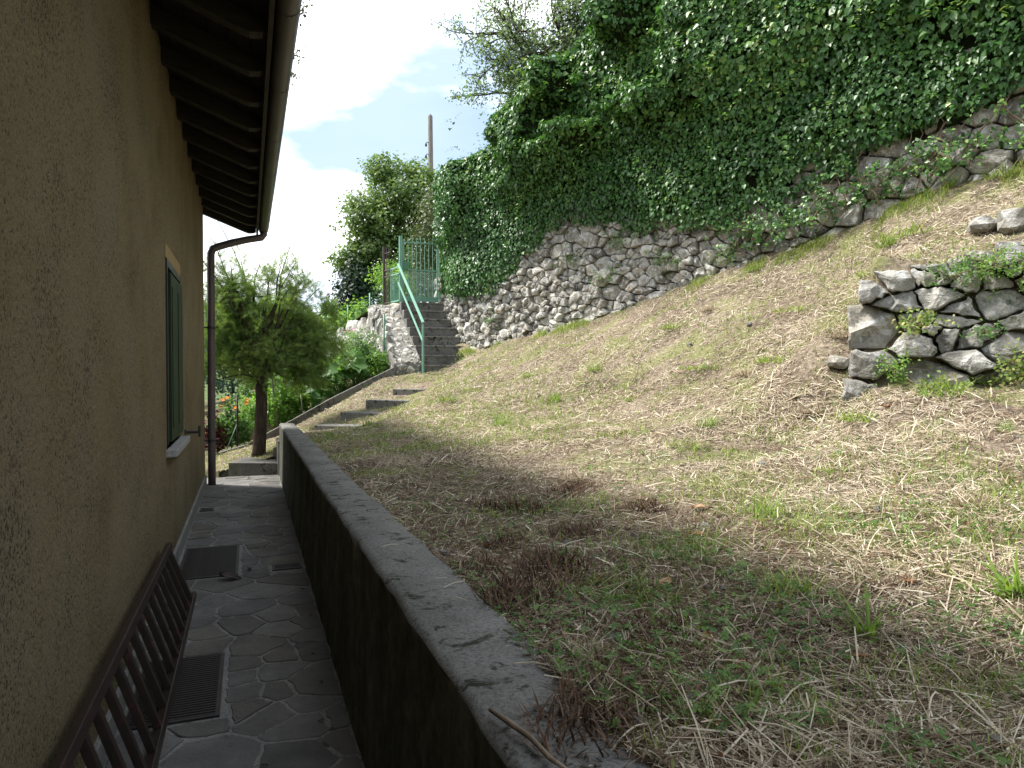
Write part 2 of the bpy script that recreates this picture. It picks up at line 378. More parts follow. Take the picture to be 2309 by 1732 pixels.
def make_lawn():
    t = NT('mown_dry_lawn')
    n1 = t.noise(1.3, 6, 0.6); n2 = t.noise(22, 6, 0.7); n3 = t.noise(120, 4, 0.7)
    base = t.ramp(n1, [(0.38, (0.10, 0.080, 0.064)), (0.5, (0.25, 0.205, 0.158)), (0.62, (0.42, 0.365, 0.285))])
    det = t.ramp(n2, [(0.38, (0.055, 0.042, 0.033)), (0.5, (0.23, 0.185, 0.14)), (0.66, (0.50, 0.435, 0.335))])
    c = t.mix(1.0, t.mix(0.62, base, det), (0.86, 0.84, 0.80), 'MULTIPLY')
    gm = t.ramp(t.noise(1.9, 7, 0.7), [(0.49, 0.0), (0.60, 0.6)])
    c = t.mix(gm, c, (0.20, 0.225, 0.075))
    c = t.mix(1.0, c, t.ramp(n3, [(0.3, 0.55), (0.5, 1.0), (0.7, 1.3)]), 'MULTIPLY')
    t.color(c); t.rough(0.95, 0.08)
    t.bump(t.mix(0.5, t.noise(30, 6, 0.75), t.noise(110, 4, 0.7)), 1.0, 0.03)
    return t.m
M['lawn'] = make_lawn()
M['soil'] = m_plain('garden_soil', [(0.3, (0.05, 0.042, 0.028)), (0.6, (0.10, 0.10, 0.045)), (0.8, (0.17, 0.16, 0.08))], 3, 0.95, 0.1, 0.02, 20)
M['far_ground'] = m_plain('far_meadow', [(0.3, (0.05, 0.075, 0.03)), (0.7, (0.10, 0.13, 0.05))], 0.3, 0.95, 0.05)

# ------------------------------------------------------------------ terrain
CTRL = np.array([
 # along the low wall
 (.7,-2.5,.86),(.7,-1,.855),(.7,.5,.85),(.7,1.5,.845),(.7,3,.825),(.7,5,.785),(.7,8,.765),(.7,10,.745),(.75,11.2,.70),
 # near lawn
 (2.5,-2.5,.98),(1.6,0,.88),(1.6,2,.865),(1.7,4,.86),(1.8,6.5,.88),(1.7,9,.89),(2.66,1.78,1.0),(2.2,.4,.92),(3.6,.5,1.08),(4.8,-1,1.3),
 (2.76,3.03,.97),(3.2,4.5,1.04),(3.0,6.5,1.03),(2.6,8.3,1.06),(2.45,9.6,1.14),
 # toe of the bank
 (4.0,4.3,1.17),(4.0,6.3,1.17),(3.63,7.7,1.13),(3.2,9.3,1.22),(2.9,10.6,1.26),
 # bank
 (4.9,7.6,1.85),(4.4,9.3,1.72),(3.9,11,1.66),(3.7,12.3,1.62),(3.3,11.8,1.38),(5.2,6.2,1.92),(4.85,5.3,1.72),
 # free steps run
 (.92,11.22,.58),(1.38,11.9,.72),(1.88,12.5,.88),(2.42,12.95,1.06),(1.35,10.7,.66),(1.75,11.25,.78),(2.3,11.85,.95),(2.9,12.45,1.14),(2.2,10.7,.97),(2.75,11.3,1.14),
 (2.9,13.55,1.46),(3.4,13.5,1.49),(3.75,13.6,1.62),(4.2,14.0,1.98),(4.15,14.5,2.1),
 # wall base (a little in front of and behind the face)
 (4.35,14.0,2.04),(4.62,13.0,2.13),(5.0,12.0,2.27),(5.45,10.8,2.42),(5.85,9.8,2.65),(6.17,9.0,2.87),(6.45,8.25,3.06),(6.7,7.6,3.16),(6.93,7.0,3.29),(7.15,6.45,3.44),(7.33,5.98,3.62),(7.5,5.5,3.66),(7.8,4.7,3.76),(8.5,2.9,3.95),
 # in front of the dry wall
 (4.28,3.98,1.40),(4.70,3.40,1.44),(5.15,2.9,1.47),(5.6,2.3,1.5),(4.0,3.3,1.22),(4.5,2.5,1.25),(6.3,1.0,1.65),
 # behind the dry wall
 (4.72,4.80,1.98),(5.05,4.15,2.42),(5.5,3.7,2.50),(6.0,3.0,2.58),(6.8,2.0,2.7),
 (5.7,4.9,2.66),(6.4,4.1,2.98),(6.2,6.3,2.62),(5.6,5.6,2.24),(6.8,5.2,3.2),
 # left, down to the garden kerb and the juniper
 (2.57,13.78,1.52),(1.5,13.65,.95),(.76,13.55,.56),(.29,13.45,.34),(-.3,13.3,.16),(-1.2,13.2,.05),
 (.25,12.3,.20),(-.3,12.3,.10),(-1.1,12.0,.02),(.35,11.7,.22),(1.1,12.6,.58),(1.7,13.1,.88),(-.45,11.6,.01),
])
def tps_fit(C):
    P, z = C[:, :2], C[:, 2]; n = len(P)
    r = np.linalg.norm(P[:, None] - P[None], axis=2)
    K = np.where(r > 0, r * r * np.log(r + 1e-12), 0) + np.eye(n) * 0.01
    Q = np.c_[np.ones(n), P]
    A = np.block([[K, Q], [Q.T, np.zeros((3, 3))]])
    return np.linalg.solve(A, np.r_[z, 0, 0, 0])
A_, B_ = np.array([4.40, 4.07]), np.array([6.19, 1.90])            # foot line of the dry-stone terrace wall
dd = (B_ - A_) / np.linalg.norm(B_ - A_); dn = np.array([dd[1], -dd[0]])
if dn @ (-A_) < 0: dn = -dn
def terrace(x, y):
    q_ = np.stack([np.asarray(x, float), np.asarray(y, float)], -1) - A_; a_, o_ = q_ @ dd, q_ @ dn
    w = np.clip((a_ + .16) / .16, 0, 1); w = w * w * (3 - 2 * w) * np.clip((3.6 - a_) / .6, 0, 1)
    return .92 * w / (1 + np.exp(np.clip((o_ + .24) / .035, -60, 60))) * np.exp(-np.clip(-o_ - .24, 0, 9) / 1.6)
CTRL[:, 2] -= terrace(CTRL[:, 0], CTRL[:, 1])
_w = tps_fit(CTRL)
def tps(x, y):
    x, y = np.atleast_1d(x).astype(float), np.atleast_1d(y).astype(float)
    out = _w[-3] + _w[-2] * x + _w[-1] * y
    for i in range(0, len(CTRL)):
        r2 = (x - CTRL[i, 0]) ** 2 + (y - CTRL[i, 1]) ** 2
        out = out + _w[i] * 0.5 * r2 * np.log(r2 + 1e-12)
    return out + terrace(x, y)

# stone wall plan
WP = np.array([(4.2, 16.4), (4.3, 14.0), (7.7, 5.1), (9.2, 1.18)])
WL = np.r_[0, np.cumsum(np.hypot(*np.diff(WP, axis=0).T))]
def wall_at(s):
    s = np.atleast_1d(np.asarray(s, float))
    # smooth the bend at the second point
    sa = np.clip(s, -2, WL[-1] + 2)
    def lin(q):
        i = np.clip(np.searchsorted(WL, q) - 1, 0, 2)
        d = (WP[i + 1] - WP[i]) / (WL[i + 1] - WL[i])[:, None]
        return WP[i] + d * (q - WL[i])[:, None], d
    p = 0; d = 0
    for k in np.linspace(-.6, .6, 7):
        a, b = lin(sa + k); p = p + a / 7; d = d + b / 7
    d = unit(d)
    return p, d, np.stack([d[:, 1], -d[:, 0]], 1) * 1.0
_p, _d, _n = wall_at([5.0])
NSIGN = 1.0 if (_n[0] @ (-_p[0])) > 0 else -1.0         # normal towards the lawn
def wall_xyz(s, z, off=0.0):
    p, d, n = wall_at(s)
    q = p + n * NSIGN * np.broadcast_to(np.asarray(off, float), (len(p),))[:, None]
    return np.c_[q, np.broadcast_to(np.asarray(z, float), (len(p),))]
def wall_normal(s):
    return np.c_[wall_at(s)[2] * NSIGN, np.zeros(len(np.atleast_1d(s)))]

GX = np.arange(-1.4, 9.6, 0.07); GY = np.arange(-2.8, 16.3, 0.07)
XX, YY = np.meshgrid(GX, GY, indexing='ij')
ZZ = tps(XX.ravel(), YY.ravel()).reshape(XX.shape)
ZZ += (fnoise(XX, YY, 1.1, 3) - .5) * .08 + (fnoise(XX, YY, .30, 9) - .5) * .06
def side_of_wall(x, y):
    """signed distance in front of the stone wall (+ = lawn side), straight stretch"""
    a = WP[1]; d = (WP[2] - WP[1]) / np.linalg.norm(WP[2] - WP[1]); n = np.array([d[1], -d[0]])
    if n @ (np.array([0., 0.]) - a) < 0: n = -n
    return (x - a[0]) * n[0] + (y - a[1]) * n[1]
def kerb_y(x):
    return 13.42 + (x + .0) * (13.80 - 13.42) / 2.57
def on_lawn(x, y):
    ok = (side_of_wall(x, y) > -.30)
    ok &= ~((x < .60) & (y < 11.28))
    ok &= ~((x < .45) & (y < 11.9))
    ok &= ~((x < 2.62) & (y > kerb_y(x) + .02))
    ok &= ~((x > 2.62) & (y > 13.78) & (x < 4.12))
    ok &= ~((y > 15.2)) & ~((x < -.28) & (y < 11.9))
    return ok
KEEP = on_lawn(XX, YY)
def ground(x, y):
    fx = np.clip((np.asarray(x, float) - GX[0]) / .07, 0, len(GX) - 1.001); fy = np.clip((np.asarray(y, float) - GY[0]) / .07, 0, len(GY) - 1.001)
    i, j = fx.astype(int), fy.astype(int); a, b = fx - i, fy - j
    return (ZZ[i, j] * (1-a) + ZZ[i+1, j] * a) * (1-b) + (ZZ[i, j+1] * (1-a) + ZZ[i+1, j+1] * a) * b
def gz(x, y): return float(ground(np.array([x]), np.array([y]))[0])
def ground_normal(x, y):
    e = .06
    return unit(np.stack([-(ground(x+e, y) - ground(x-e, y)) / (2*e), -(ground(x, y+e) - ground(x, y-e)) / (2*e), np.ones_like(np.asarray(x, float))], 1))

ni, nj = XX.shape
idx = np.arange(ni * nj).reshape(ni, nj)
cell = KEEP[:-1, :-1] & KEEP[1:, :-1] & KEEP[:-1, 1:] & KEEP[1:, 1:]
ci, cj = np.nonzero(cell)
quads = np.stack([idx[ci, cj], idx[ci+1, cj], idx[ci+1, cj+1], idx[ci, cj+1]], 1)
used = np.unique(quads); remap = np.zeros(ni * nj, int); remap[used] = np.arange(len(used))
verts = np.stack([XX.ravel(), YY.ravel(), ZZ.ravel()], 1)[used]
lawn = obj('lawn', big_mesh('lawn', verts, remap[quads], smooth=True), M['lawn'])
tag(lawn, 'dry mown grass slope rising from the low wall to the stone wall', 'lawn', kind='structure')

# flat earth everywhere else, out to the horizon
far = MB(); far.add([(-1500, -1500, -.55), (1500, -1500, -.55), (1500, 1500, -.55), (-1500, 1500, -.55)], [(0, 1, 2, 3)])
tag(far.build('ground', M['far_ground']), 'green ground falling away beyond the garden', 'ground', kind='structure')
# garden earth behind the kerb: a sheet that climbs to the right and back
gx = np.linspace(-9, 2.9, 36); gy = np.linspace(13.3, 34, 50)
GXX, GYY = np.meshgrid(gx, gy, indexing='ij')
def garden_z(x, y):
    return np.interp(np.asarray(x, float), [-9, -1.5, -.5, .29, .76, 1.5, 2.57, 3], [-.5, -.15, .05, .30, .54, .93, 1.48, 1.6]) + .02 * (np.asarray(y, float) - 13.5)
GZZ = garden_z(GXX, GYY) + (fnoise(GXX, GYY, 1.2, 5) - .5) * .15
GZZ[:, 0] = -.5; GZZ[0, :] = -.6
n1, n2 = GXX.shape; ii = np.arange(n1 * n2).reshape(n1, n2)
q = np.stack([ii[:-1, :-1], ii[1:, :-1], ii[1:, 1:], ii[:-1, 1:]], -1).reshape(-1, 4)
tag(obj('garden_bed', big_mesh('garden_bed', np.stack([GXX.ravel(), GYY.ravel(), GZZ.ravel()], 1), q, smooth=True), M['soil']),
    'planted garden earth behind the concrete kerb', 'garden bed', kind='structure')

# ------------------------------------------------------------------ polygon cells
def clip_poly(poly, nx, ny, c):
    """keep nx*x+ny*y <= c"""
    out = []
    for i in range(len(poly)):
        a, b = poly[i], poly[(i + 1) % len(poly)]
        da, db = nx*a[0]+ny*a[1]-c, nx*b[0]+ny*b[1]-c
        if da <= 0: out.append(a)
        if (da < 0 < db) or (db < 0 < da):
            t = da / (da - db); out.append((a[0]+(b[0]-a[0])*t, a[1]+(b[1]-a[1])*t))
    return out
def cells(P, W, bounds_fn, stretch=1.0):
    """power diagram; y is multiplied by stretch before measuring distances"""
    Q = P * np.array([1.0, stretch]); res = []
    for i in range(len(P)):
        poly = [(a, b * stretch) for a, b in bounds_fn(P[i])]
        d2 = np.sum((Q - Q[i]) ** 2, 1); order = np.argsort(d2)[1:26]
        for j in order:
            n = Q[j] - Q[i]
            c = (Q[j] @ Q[j] - Q[i] @ Q[i] + W[i] - W[j]) / 2
            poly = clip_poly(poly, n[0], n[1], c)
            if len(poly) < 3: break
        res.append([(a, b / stretch) for a, b in poly] if len(poly) >= 3 else None)
    return res
def inset(poly, d):
    """shrink a convex polygon by d"""
    c = np.mean(poly, 0); out = list(poly); n = len(poly)
    area = sum(poly[i][0]*poly[(i+1) % n][1]-poly[(i+1) % n][0]*poly[i][1] for i in range(n))
    sg = 1 if area > 0 else -1
    for i in range(n):
        a, b = poly[i], poly[(i+1) % n]
        ex, ey = b[0]-a[0], b[1]-a[1]; L = math.hypot(ex, ey)
        if L < 1e-6: continue
        nx, ny = sg*ey/L, -sg*ex/L
        out = clip_poly(out, nx, ny, nx*a[0]+ny*a[1]-d)
        if len(out) < 3: return None
    return out
def stone_me(name, V, F, rnd):
    me = bpy.data.meshes.new(name); me.from_pydata([tuple(v) for v in V], [], F); me.update()
    a = me.attributes.new('rnd', 'FLOAT', 'POINT'); a.data.foreach_set('value', np.broadcast_to(np.asarray(rnd, np.float32), (len(V),)).copy())
    return me
def corner_ring(poly, n, jit, rng):
    """outline that keeps its corners but has broken, uneven edges"""
    pp = np.array(poly); L = np.hypot(*(np.roll(pp, -1, 0) - pp).T); keep = L > .12 * L.mean()
    if keep.sum() >= 3: pp = pp[keep]
    L = np.hypot(*(np.roll(pp, -1, 0) - pp).T); out = []
    for i in range(len(pp)):
        a, b = pp[i], pp[(i + 1) % len(pp)]; k = max(1, int(round(n * L[i] / L.sum())))
        for j in range(k):
            t = (j + (.12 if j == 0 else 0)) / k
            e = np.array([-(b - a)[1], (b - a)[0]]) / max(L[i], 1e-6)
            out.append(a + (b - a) * t + e * rng.normal() * jit)
    return np.array(out)
def resample(poly, n):
    p = np.array(poly + [poly[0]]); L = np.r_[0, np.cumsum(np.hypot(*np.diff(p, axis=0).T))]
    t = np.linspace(0, L[-1], n, endpoint=False)
    return np.stack([np.interp(t, L, p[:, 0]), np.interp(t, L, p[:, 1])], 1)
def smooth_ring(r, k=1):
    for _ in range(k): r = (np.roll(r, 1, 0) + 2 * r + np.roll(r, -1, 0)) / 4
    return r
def poisson(n_try, dom, rad, rng, ok):
    """variable-radius dart throwing in a box"""
    pts = []; rr = []
    (x0, x1), (y0, y1) = dom
    for _ in range(n_try):
        p = np.array([rng.uniform(x0, x1), rng.uniform(y0, y1)])
        if not ok(p): continue
        r = rad(p)
        if pts:
            d = np.hypot(*(np.array(pts) - p).T)
            if np.any(d < (np.array(rr) + r) * .5): continue
        pts.append(p); rr.append(r)
    return np.array(pts), np.array(rr)

def stone_mesh(name, poly, depth, front, rng, npts=14, rough=.02, to3=None):
    """a quarried stone filling a wall cell: poly in (s,z); to3(s,z,off)->xyz; broken planes, chamfered rim"""
    r0 = corner_ring(poly, npts, .006, rng); c = r0.mean(0)
    size = math.sqrt(max(1e-4, abs(np.sum(r0[:, 0]*np.roll(r0[:, 1], -1)-np.roll(r0[:, 0], -1)*r0[:, 1])/2)))
    planes = [(rng.normal(size=2) * .13, 0.0)] + [(rng.normal(size=2) * .5, rng.uniform(.01, .09) * size) for _ in range(4)]
    ed = min(.03, .085 * size); off = rng.uniform(-50, 50, 3); fr = 2.6 / size
    rings = [(1.0, None), (1.0, -ed * 1.3), (.96, -ed * .35), (.85, 0.0), (.66, 0.0), (.46, 0.0), (.24, 0.0)]
    V = []; F = []
    def relief(p):
        q_ = p - c
        o = np.min([q_ @ g + h for g, h in planes], 0)
        nz = np.array([mnoise.noise(Vector((a*fr + off[0], b*fr + off[1], off[2]))) + .5 * mnoise.noise(Vector((a*fr*2.7 + off[1], b*fr*2.7 + off[0], off[2]))) for a, b in p])
        return front + np.maximum(o, -.22 * size) + nz * rough
    for k, (sc, o) in enumerate(rings):
        ring = c + (r0 - c) * sc
        oo = np.full(len(ring), -depth) if o is None else relief(ring) + o
        V.append(to3(ring[:, 0], ring[:, 1], oo))
    n = len(r0); V = np.vstack(V + [to3(c[None, 0], c[None, 1], relief(c[None]))])
    for k in range(len(rings) - 1):
        for i in range(n):
            j = (i + 1) % n
            F.append((k*n+i, k*n+j, (k+1)*n+j, (k+1)*n+i))
    k = len(rings) - 1
    for i in range(n): F.append((k*n+i, k*n+(i+1) % n, len(V)-1))
    return V, F

# ------------------------------------------------------------------ house
WX = -.58                        # plane of the plastered wall
HY0, HY1 = -3.0, 10.85
house = thing('house', 'ochre roughcast house with dark overhanging eaves beside the paved path', 'house', (WX - 2, 4, 0))
def hp(o): return local(o, house)
wall = MB()
# wall face with a window opening (window y 5.92..7.10, z 1.02..2.44)
WY0, WY1, WZ0, WZ1 = 5.92, 7.08, 1.0, 2.45
X0 = WX - 6.0
def wquad(y0, y1, z0, z1):
    n = len(wall.v)
    wall.v += [(WX, y0, z0), (WX, y1, z0), (WX, y1, z1), (WX, y0, z1)]; wall.f.append((n, n+1, n+2, n+3))
wquad(HY0, WY0, -.6, 4.0); wquad(WY1, HY1, -.6, 4.0); wquad(WY0, WY1, -.6, WZ0); wquad(WY0, WY1, WZ1, 4.0)
D = WX - .16
wall.add([(WX, WY0, WZ0), (D, WY0, WZ0), (D, WY0, WZ1), (WX, WY0, WZ1)], [(0, 1, 2, 3)])
wall.add([(WX, WY1, WZ0), (D, WY1, WZ0), (D, WY1, WZ1), (WX, WY1, WZ1)], [(3, 2, 1, 0)])
wall.add([(WX, WY0, WZ1), (D, WY0, WZ1), (D, WY1, WZ1), (WX, WY1, WZ1)], [(0, 1, 2, 3)])
wall.add([(WX, WY0, WZ0), (D, WY0, WZ0), (D, WY1, WZ0), (WX, WY1, WZ0)], [(3, 2, 1, 0)])
wall.add([(WX, HY1, -.6), (X0, HY1, -.6), (X0, HY1, 5.4), (WX - 3, HY1, 4.75), (WX, HY1, 4.0)], [(0, 1, 2, 3, 4)])
wall.add([(WX, HY0, -.6), (X0, HY0, -.6), (X0, HY0, 5.4), (WX - 3, HY0, 4.75), (WX, HY0, 4.0)], [(4, 3, 2, 1, 0)])
hp(wall.build('wall', M['plaster']))
hp(MB().box((WX - .01, HY0, -.02), (WX + .022, HY1 + .0, .125)).build('skirting', M['skirting'], bevel=.006))
# window
win = hp(MB().box((WX - .155, WY0 + .002, WZ0 + .03), (WX - .13, WY1 - .002, WZ1 - .002)).build('window', M['frame']))
fr = MB()
fr.box((WX - .10, WY0 + .003, WZ0 + .035), (WX + .012, WY0 + .05, WZ1 - .004)); fr.box((WX - .10, WY1 - .05, WZ0 + .035), (WX + .012, WY1 - .003, WZ1 - .004))
fr.box((WX - .10, WY0 + .052, WZ1 - .06), (WX + .010, WY1 - .052, WZ1 - .004))
f_ = hp(fr.build('frame', M['frame'])); f_.parent = win; f_.matrix_parent_inverse = Matrix.Identity(4); win_inv = True
sh = []
for a, b in ((WY0 + .10, (WY0 + WY1) / 2 + .012), ((WY0 + WY1) / 2 + .018, WY1 - .055)):
    s_ = MB().box((WX - .03, a, WZ0 + .05), (WX + .028, b, WZ1 - .10)); s_.box((WX + .029, a + .07, WZ0 + .15), (WX + .034, b - .07, WZ1 - .2))
    o = s_.build('shutter', M['shutter'], win, bevel=.004)
hinge = MB()
o = MB().box((WX - .09, WY0 - .05, WZ0 - .055), (WX + .075, WY1 + .06, WZ0 + .0)).build('sill', M['sill'], win, bevel=.006)
o = MB().box((WX + .0005, WY0 - .03, WZ1 + .003), (WX + .006, WY1 + .03, WZ1 + .105)).build('lintel_band', M['plaster_band'], win)
ct = MB(); ct.tube([(WX - .02, 7.52, 1.0), (WX + .13, 7.52, 1.0)], .013, 8); ct.box((WX + .118, 7.508, .955), (WX + .142, 7.532, 1.06)); ct.box((WX, 7.49, .975), (WX + .012, 7.55, 1.03))
hp(ct.build('shutter_catch', M['black_metal']))
# eaves: rafters, boards, roof skin, gutter
EX, EZ = .12, 3.70               # outer end of the rafters
SLOPE = (3.97 - 3.70) / (EX - WX)
def soff(x): return EZ + (EX - x) * SLOPE
ry = -2.6
raf_me = None
while ry < 11.2:
    mb = MB()
    w, dpt = .095, .12
    prof = [(WX - .2, soff(WX - .2)), (EX - .16, soff(EX - .16)), (EX - .16, soff(EX - .16) - dpt), (EX - .10, soff(EX - .1) - dpt * .96),
            (EX - .04, soff(EX - .04) - dpt * .72), (EX, soff(EX) - dpt * .45), (EX, soff(EX))]
    low = [(WX - .2, soff(WX - .2)), (WX - .2, soff(WX - .2) - dpt)] + prof[2:]
    top = low
    n = len(top)
    vs = [(x, -w/2, z) for x, z in top] + [(x, w/2, z) for x, z in top]
    mb.add(vs, [tuple(range(n))[::-1], tuple(range(n, 2*n))] + [(i, (i+1) % n, n+(i+1) % n, n+i) for i in range(n)])
    if raf_me is None:
        raf_me = mb.mesh('rafter'); raf_me.materials.append(M['wood_dark'])
    o = obj('rafter', raf_me); o.location = (0, ry, -.002); hp(o)
    ry += .6
# boards run along the eave above the rafters
nb = 7
for i in range(nb):
    xa, xb = WX - .2 + i * (EX + .05 - WX + .2) / nb, WX - .2 + (i + 1) * (EX + .05 - WX + .2) / nb - .006
    mb = MB(); mb.add([(xa, -3.2, soff(xa)), (xb, -3.2, soff(xb)), (xb, 11.22, soff(xb)), (xa, 11.22, soff(xa)),
                       (xa, -3.2, soff(xa) + .022), (xb, -3.2, soff(xb) + .022), (xb, 11.22, soff(xb) + .022), (xa, 11.22, soff(xa) + .022)],
                      [(3,2,1,0),(4,5,6,7),(0,1,5,4),(1,2,6,5),(2,3,7,6),(3,0,4,7)])
    hp(mb.build('soffit_board', M['board_dark']))
rf = MB(); xr, xe = WX - 3.2, EX + .10
sl = SLOPE
rf.add([(xe, -3.3, soff(xe) + .03), (xr, -3.3, soff(xr) + .03), (xr, 11.3, soff(xr) + .03), (xe, 11.3, soff(xe) + .03),
        (xe, -3.3, soff(xe) + .10), (xr, -3.3, soff(xr) + .10), (xr, 11.3, soff(xr) + .10), (xe, 11.3, soff(xe) + .10)],
       [(0,1,2,3)[::-1],(4,5,6,7),(0,1,5,4)[::-1],(1,2,6,5)[::-1],(2,3,7,6)[::-1],(3,0,4,7)[::-1]])
hp(rf.build('roof', M['roof']))
hp(MB().box((EX + .002, -3.25, 3.60), (EX + .03, 11.25, 3.80)).build('fascia', M['wood_dark']))
# half-round gutter
g = MB(); gxc, gzc, gr = EX + .105, 3.70, .07
ring = [(gxc + gr * math.cos(a), gzc + gr * math.sin(a)) for a in np.linspace(math.pi, 2 * math.pi, 11)]
ring = ring + [(gxc + gr + .006, gzc + .008)] + [(gxc + (gr - .004) * math.cos(a), gzc + (gr - .004) * math.sin(a)) for a in np.linspace(2 * math.pi, math.pi, 11)]
n = len(ring)
g.add([(x, -3.25, z) for x, z in ring] + [(x, 11.28, z) for x, z in ring], [(i, (i+1) % n, n+(i+1) % n, n+i) for i in range(n)])
g.add([(x, 11.28, z) for x, z in ring[:11]], [tuple(range(11))])
gut = hp(g.build('gutter', M['gutter'], smooth=True))
for yy in np.arange(-2.9, 11.2, 1.2):
    b = MB(); rr = [(gxc + (gr + .004) * math.cos(a), gzc + (gr + .004) * math.sin(a)) for a in np.linspace(math.pi, 2 * math.pi, 9)]
    m_ = len(rr); b.add([(x, yy, z) for x, z in rr] + [(x, yy + .025, z) for x, z in rr], [(i, i+1, m_+i+1, m_+i) for i in range(m_-1)])
    o = b.build('gutter_bracket', M['gutter'], gut)
# downpipe: swan neck back to the wall corner, then straight down
dp = MB()
path = [(gxc, 11.12, 3.66), (gxc, 11.12, 3.60), (gxc - .03, 11.12, 3.555), (.0, 11.05, 3.50), (-.2, 10.97, 3.43), (-.40, 10.90, 3.345), (-.455, 10.89, 3.315), (-.482, 10.885, 3.25), (-.485, 10.885, 3.1), (-.485, 10.80, 1.5), (-.485, 10.72, .35), (-.485, 10.70, .0)]
dp.tube(path, .052, 14)
pipe = hp(dp.build('downpipe', M['pipe'], smooth=True))
for z in (.62, 2.2):
    c = MB(); c.tube([(-.485, 10.735 + .05 * (z - .62), z - .012), (-.485, 10.735 + .05 * (z - .62), z + .012)], .058, 14); c.box((WX - .01, 10.725 + .05 * (z - .62), z - .01), (-.535, 10.745 + .05 * (z - .62), z + .01)); c.tube([(-.42, 10.735, z), (-.385, 10.735, z)], .007, 6)
    c.build('pipe_clip', M['black_metal'], pipe)

# ------------------------------------------------------------------ path with crazy paving
path_o = MB().box((WX - .02, -2.8, -.3), (.47, 11.45, -.004)).build('path', M['mortar'])
tag(path_o, 'narrow crazy paved path between the house and the low wall', 'path', kind='structure')
rng = np.random.RandomState(21)
grates = [(-.535, 3.52, -.135, 4.30), (-.53, 5.92, -.085, 6.93), (.17, 5.95, .40, 6.11), (-.53, 8.74, -.38, 8.92)]
ok = lambda p: True
P, r_ = poisson(2600, ((WX + .02, .42), (-2.7, 11.4)), lambda p: rng.choice([.14, .19, .26, .36]), rng, ok)
W = (r_ * .5) ** 2 * .95
cl = cells(P, W, lambda p: [(WX + .024, max(-2.75, p[1] - .8)), (.425, max(-2.75, p[1] - .8)), (.425, min(11.44, p[1] + .8)), (WX + .024, min(11.44, p[1] + .8))])
def cut_rect(poly, g):
    x0, y0, x1, y1 = g[0] - .018, g[1] - .018, g[2] + .018, g[3] + .018
    if all(p[0] < x0 for p in poly) or all(p[0] > x1 for p in poly) or all(p[1] < y0 for p in poly) or all(p[1] > y1 for p in poly): return poly
    best = None; ba = 0
    for (nx, ny, c) in ((1, 0, x0), (-1, 0, -x1), (0, 1, y0), (0, -1, -y1)):
        q = clip_poly(poly, nx, ny, c)
        if len(q) >= 3:
            a = abs(sum(q[i][0]*q[(i+1) % len(q)][1]-q[(i+1) % len(q)][0]*q[i][1] for i in range(len(q)))) / 2
            if a > ba: ba, best = a, q
    return best if ba > .004 else None
for poly in cl:
    if poly is None: continue
    for g_ in grates:
        if poly is not None: poly = cut_rect(poly, g_)
    if poly is None: continue
    poly = inset(poly, rng.uniform(.004, .011))
    if poly is None or len(poly) < 3: continue
    ring = corner_ring(poly, 20, .004, rng); n = len(ring)
    c = ring.mean(0); tz = rng.uniform(-.002, .004); tl = rng.normal(size=2) * .006
    V = [(x, y, -.012) for x, y in ring] + [(x, y, tz - .003 + (np.array([x, y]) - c) @ tl) for x, y in ring]
    inn = c + (ring - c) * .97
    V += [(x, y, tz + (np.array([x, y]) - c) @ tl) for x, y in inn]
    F = [(i, (i+1) % n, n+(i+1) % n, n+i) for i in range(n)] + [(n+i, n+(i+1) % n, 2*n+(i+1) % n, 2*n+i) for i in range(n)] + [tuple(range(2*n, 3*n))]
    if sum(ring[i][0]*ring[(i+1) % n][1]-ring[(i+1) % n][0]*ring[i][1] for i in range(n)) < 0: F = [f[::-1] for f in F]
    me = stone_me('paving_stone', V, F, rng.rand()); me.polygons.foreach_set('use_smooth', [False] * len(F))
    obj('paving_stone', me, M['paver'], path_o)

def make_grate(label, g, pitch, bw, along='x'):
    x0, y0, x1, y1 = g
    t = thing('drain_grate', label, 'grate', ((x0+x1)/2, (y0+y1)/2, 0))
    local(MB().box((x0, y0, -.20), (x1, y1, -.006 + .001)).build('pit_shade_fill', M['pit']), t)  # solid near-black block below the bars, the pit's shade put into its colour
    fr = MB(); w = .02
    for a, b in (((x0, y0), (x1, y0+w)), ((x0, y1-w), (x1, y1)), ((x0, y0+w), (x0+w, y1-w)), ((x1-w, y0+w), (x1, y1-w))):
        fr.box((*a, -.004), (*b, .006))
    local(fr.build('grate_frame', M['iron']), t)
    bm = MB().box((0, 0, 0), (x1-x0-2*w, bw, .016)).mesh('grate_bar'); bm.materials.append(M['iron'])
    n = int((y1-y0-2*w) / pitch)
    for i in range(n):
        o = obj('grate_bar', bm); o.location = (x0+w, y0+w + (i+.5)*(y1-y0-2*w)/n - bw/2, -.011); local(o, t)
    return t
make_grate('dark slatted iron grate lying partly under the leaning brown rail', grates[0], .026, .013)
make_grate('wide dark slatted grate in the path below the window', grates[1], .024, .012)
make_grate('small dark grate at the foot of the low concrete wall', grates[2], .022, .011)
make_grate('tiny square drain cover at the house foot near the downpipe', grates[3], .03, .02)

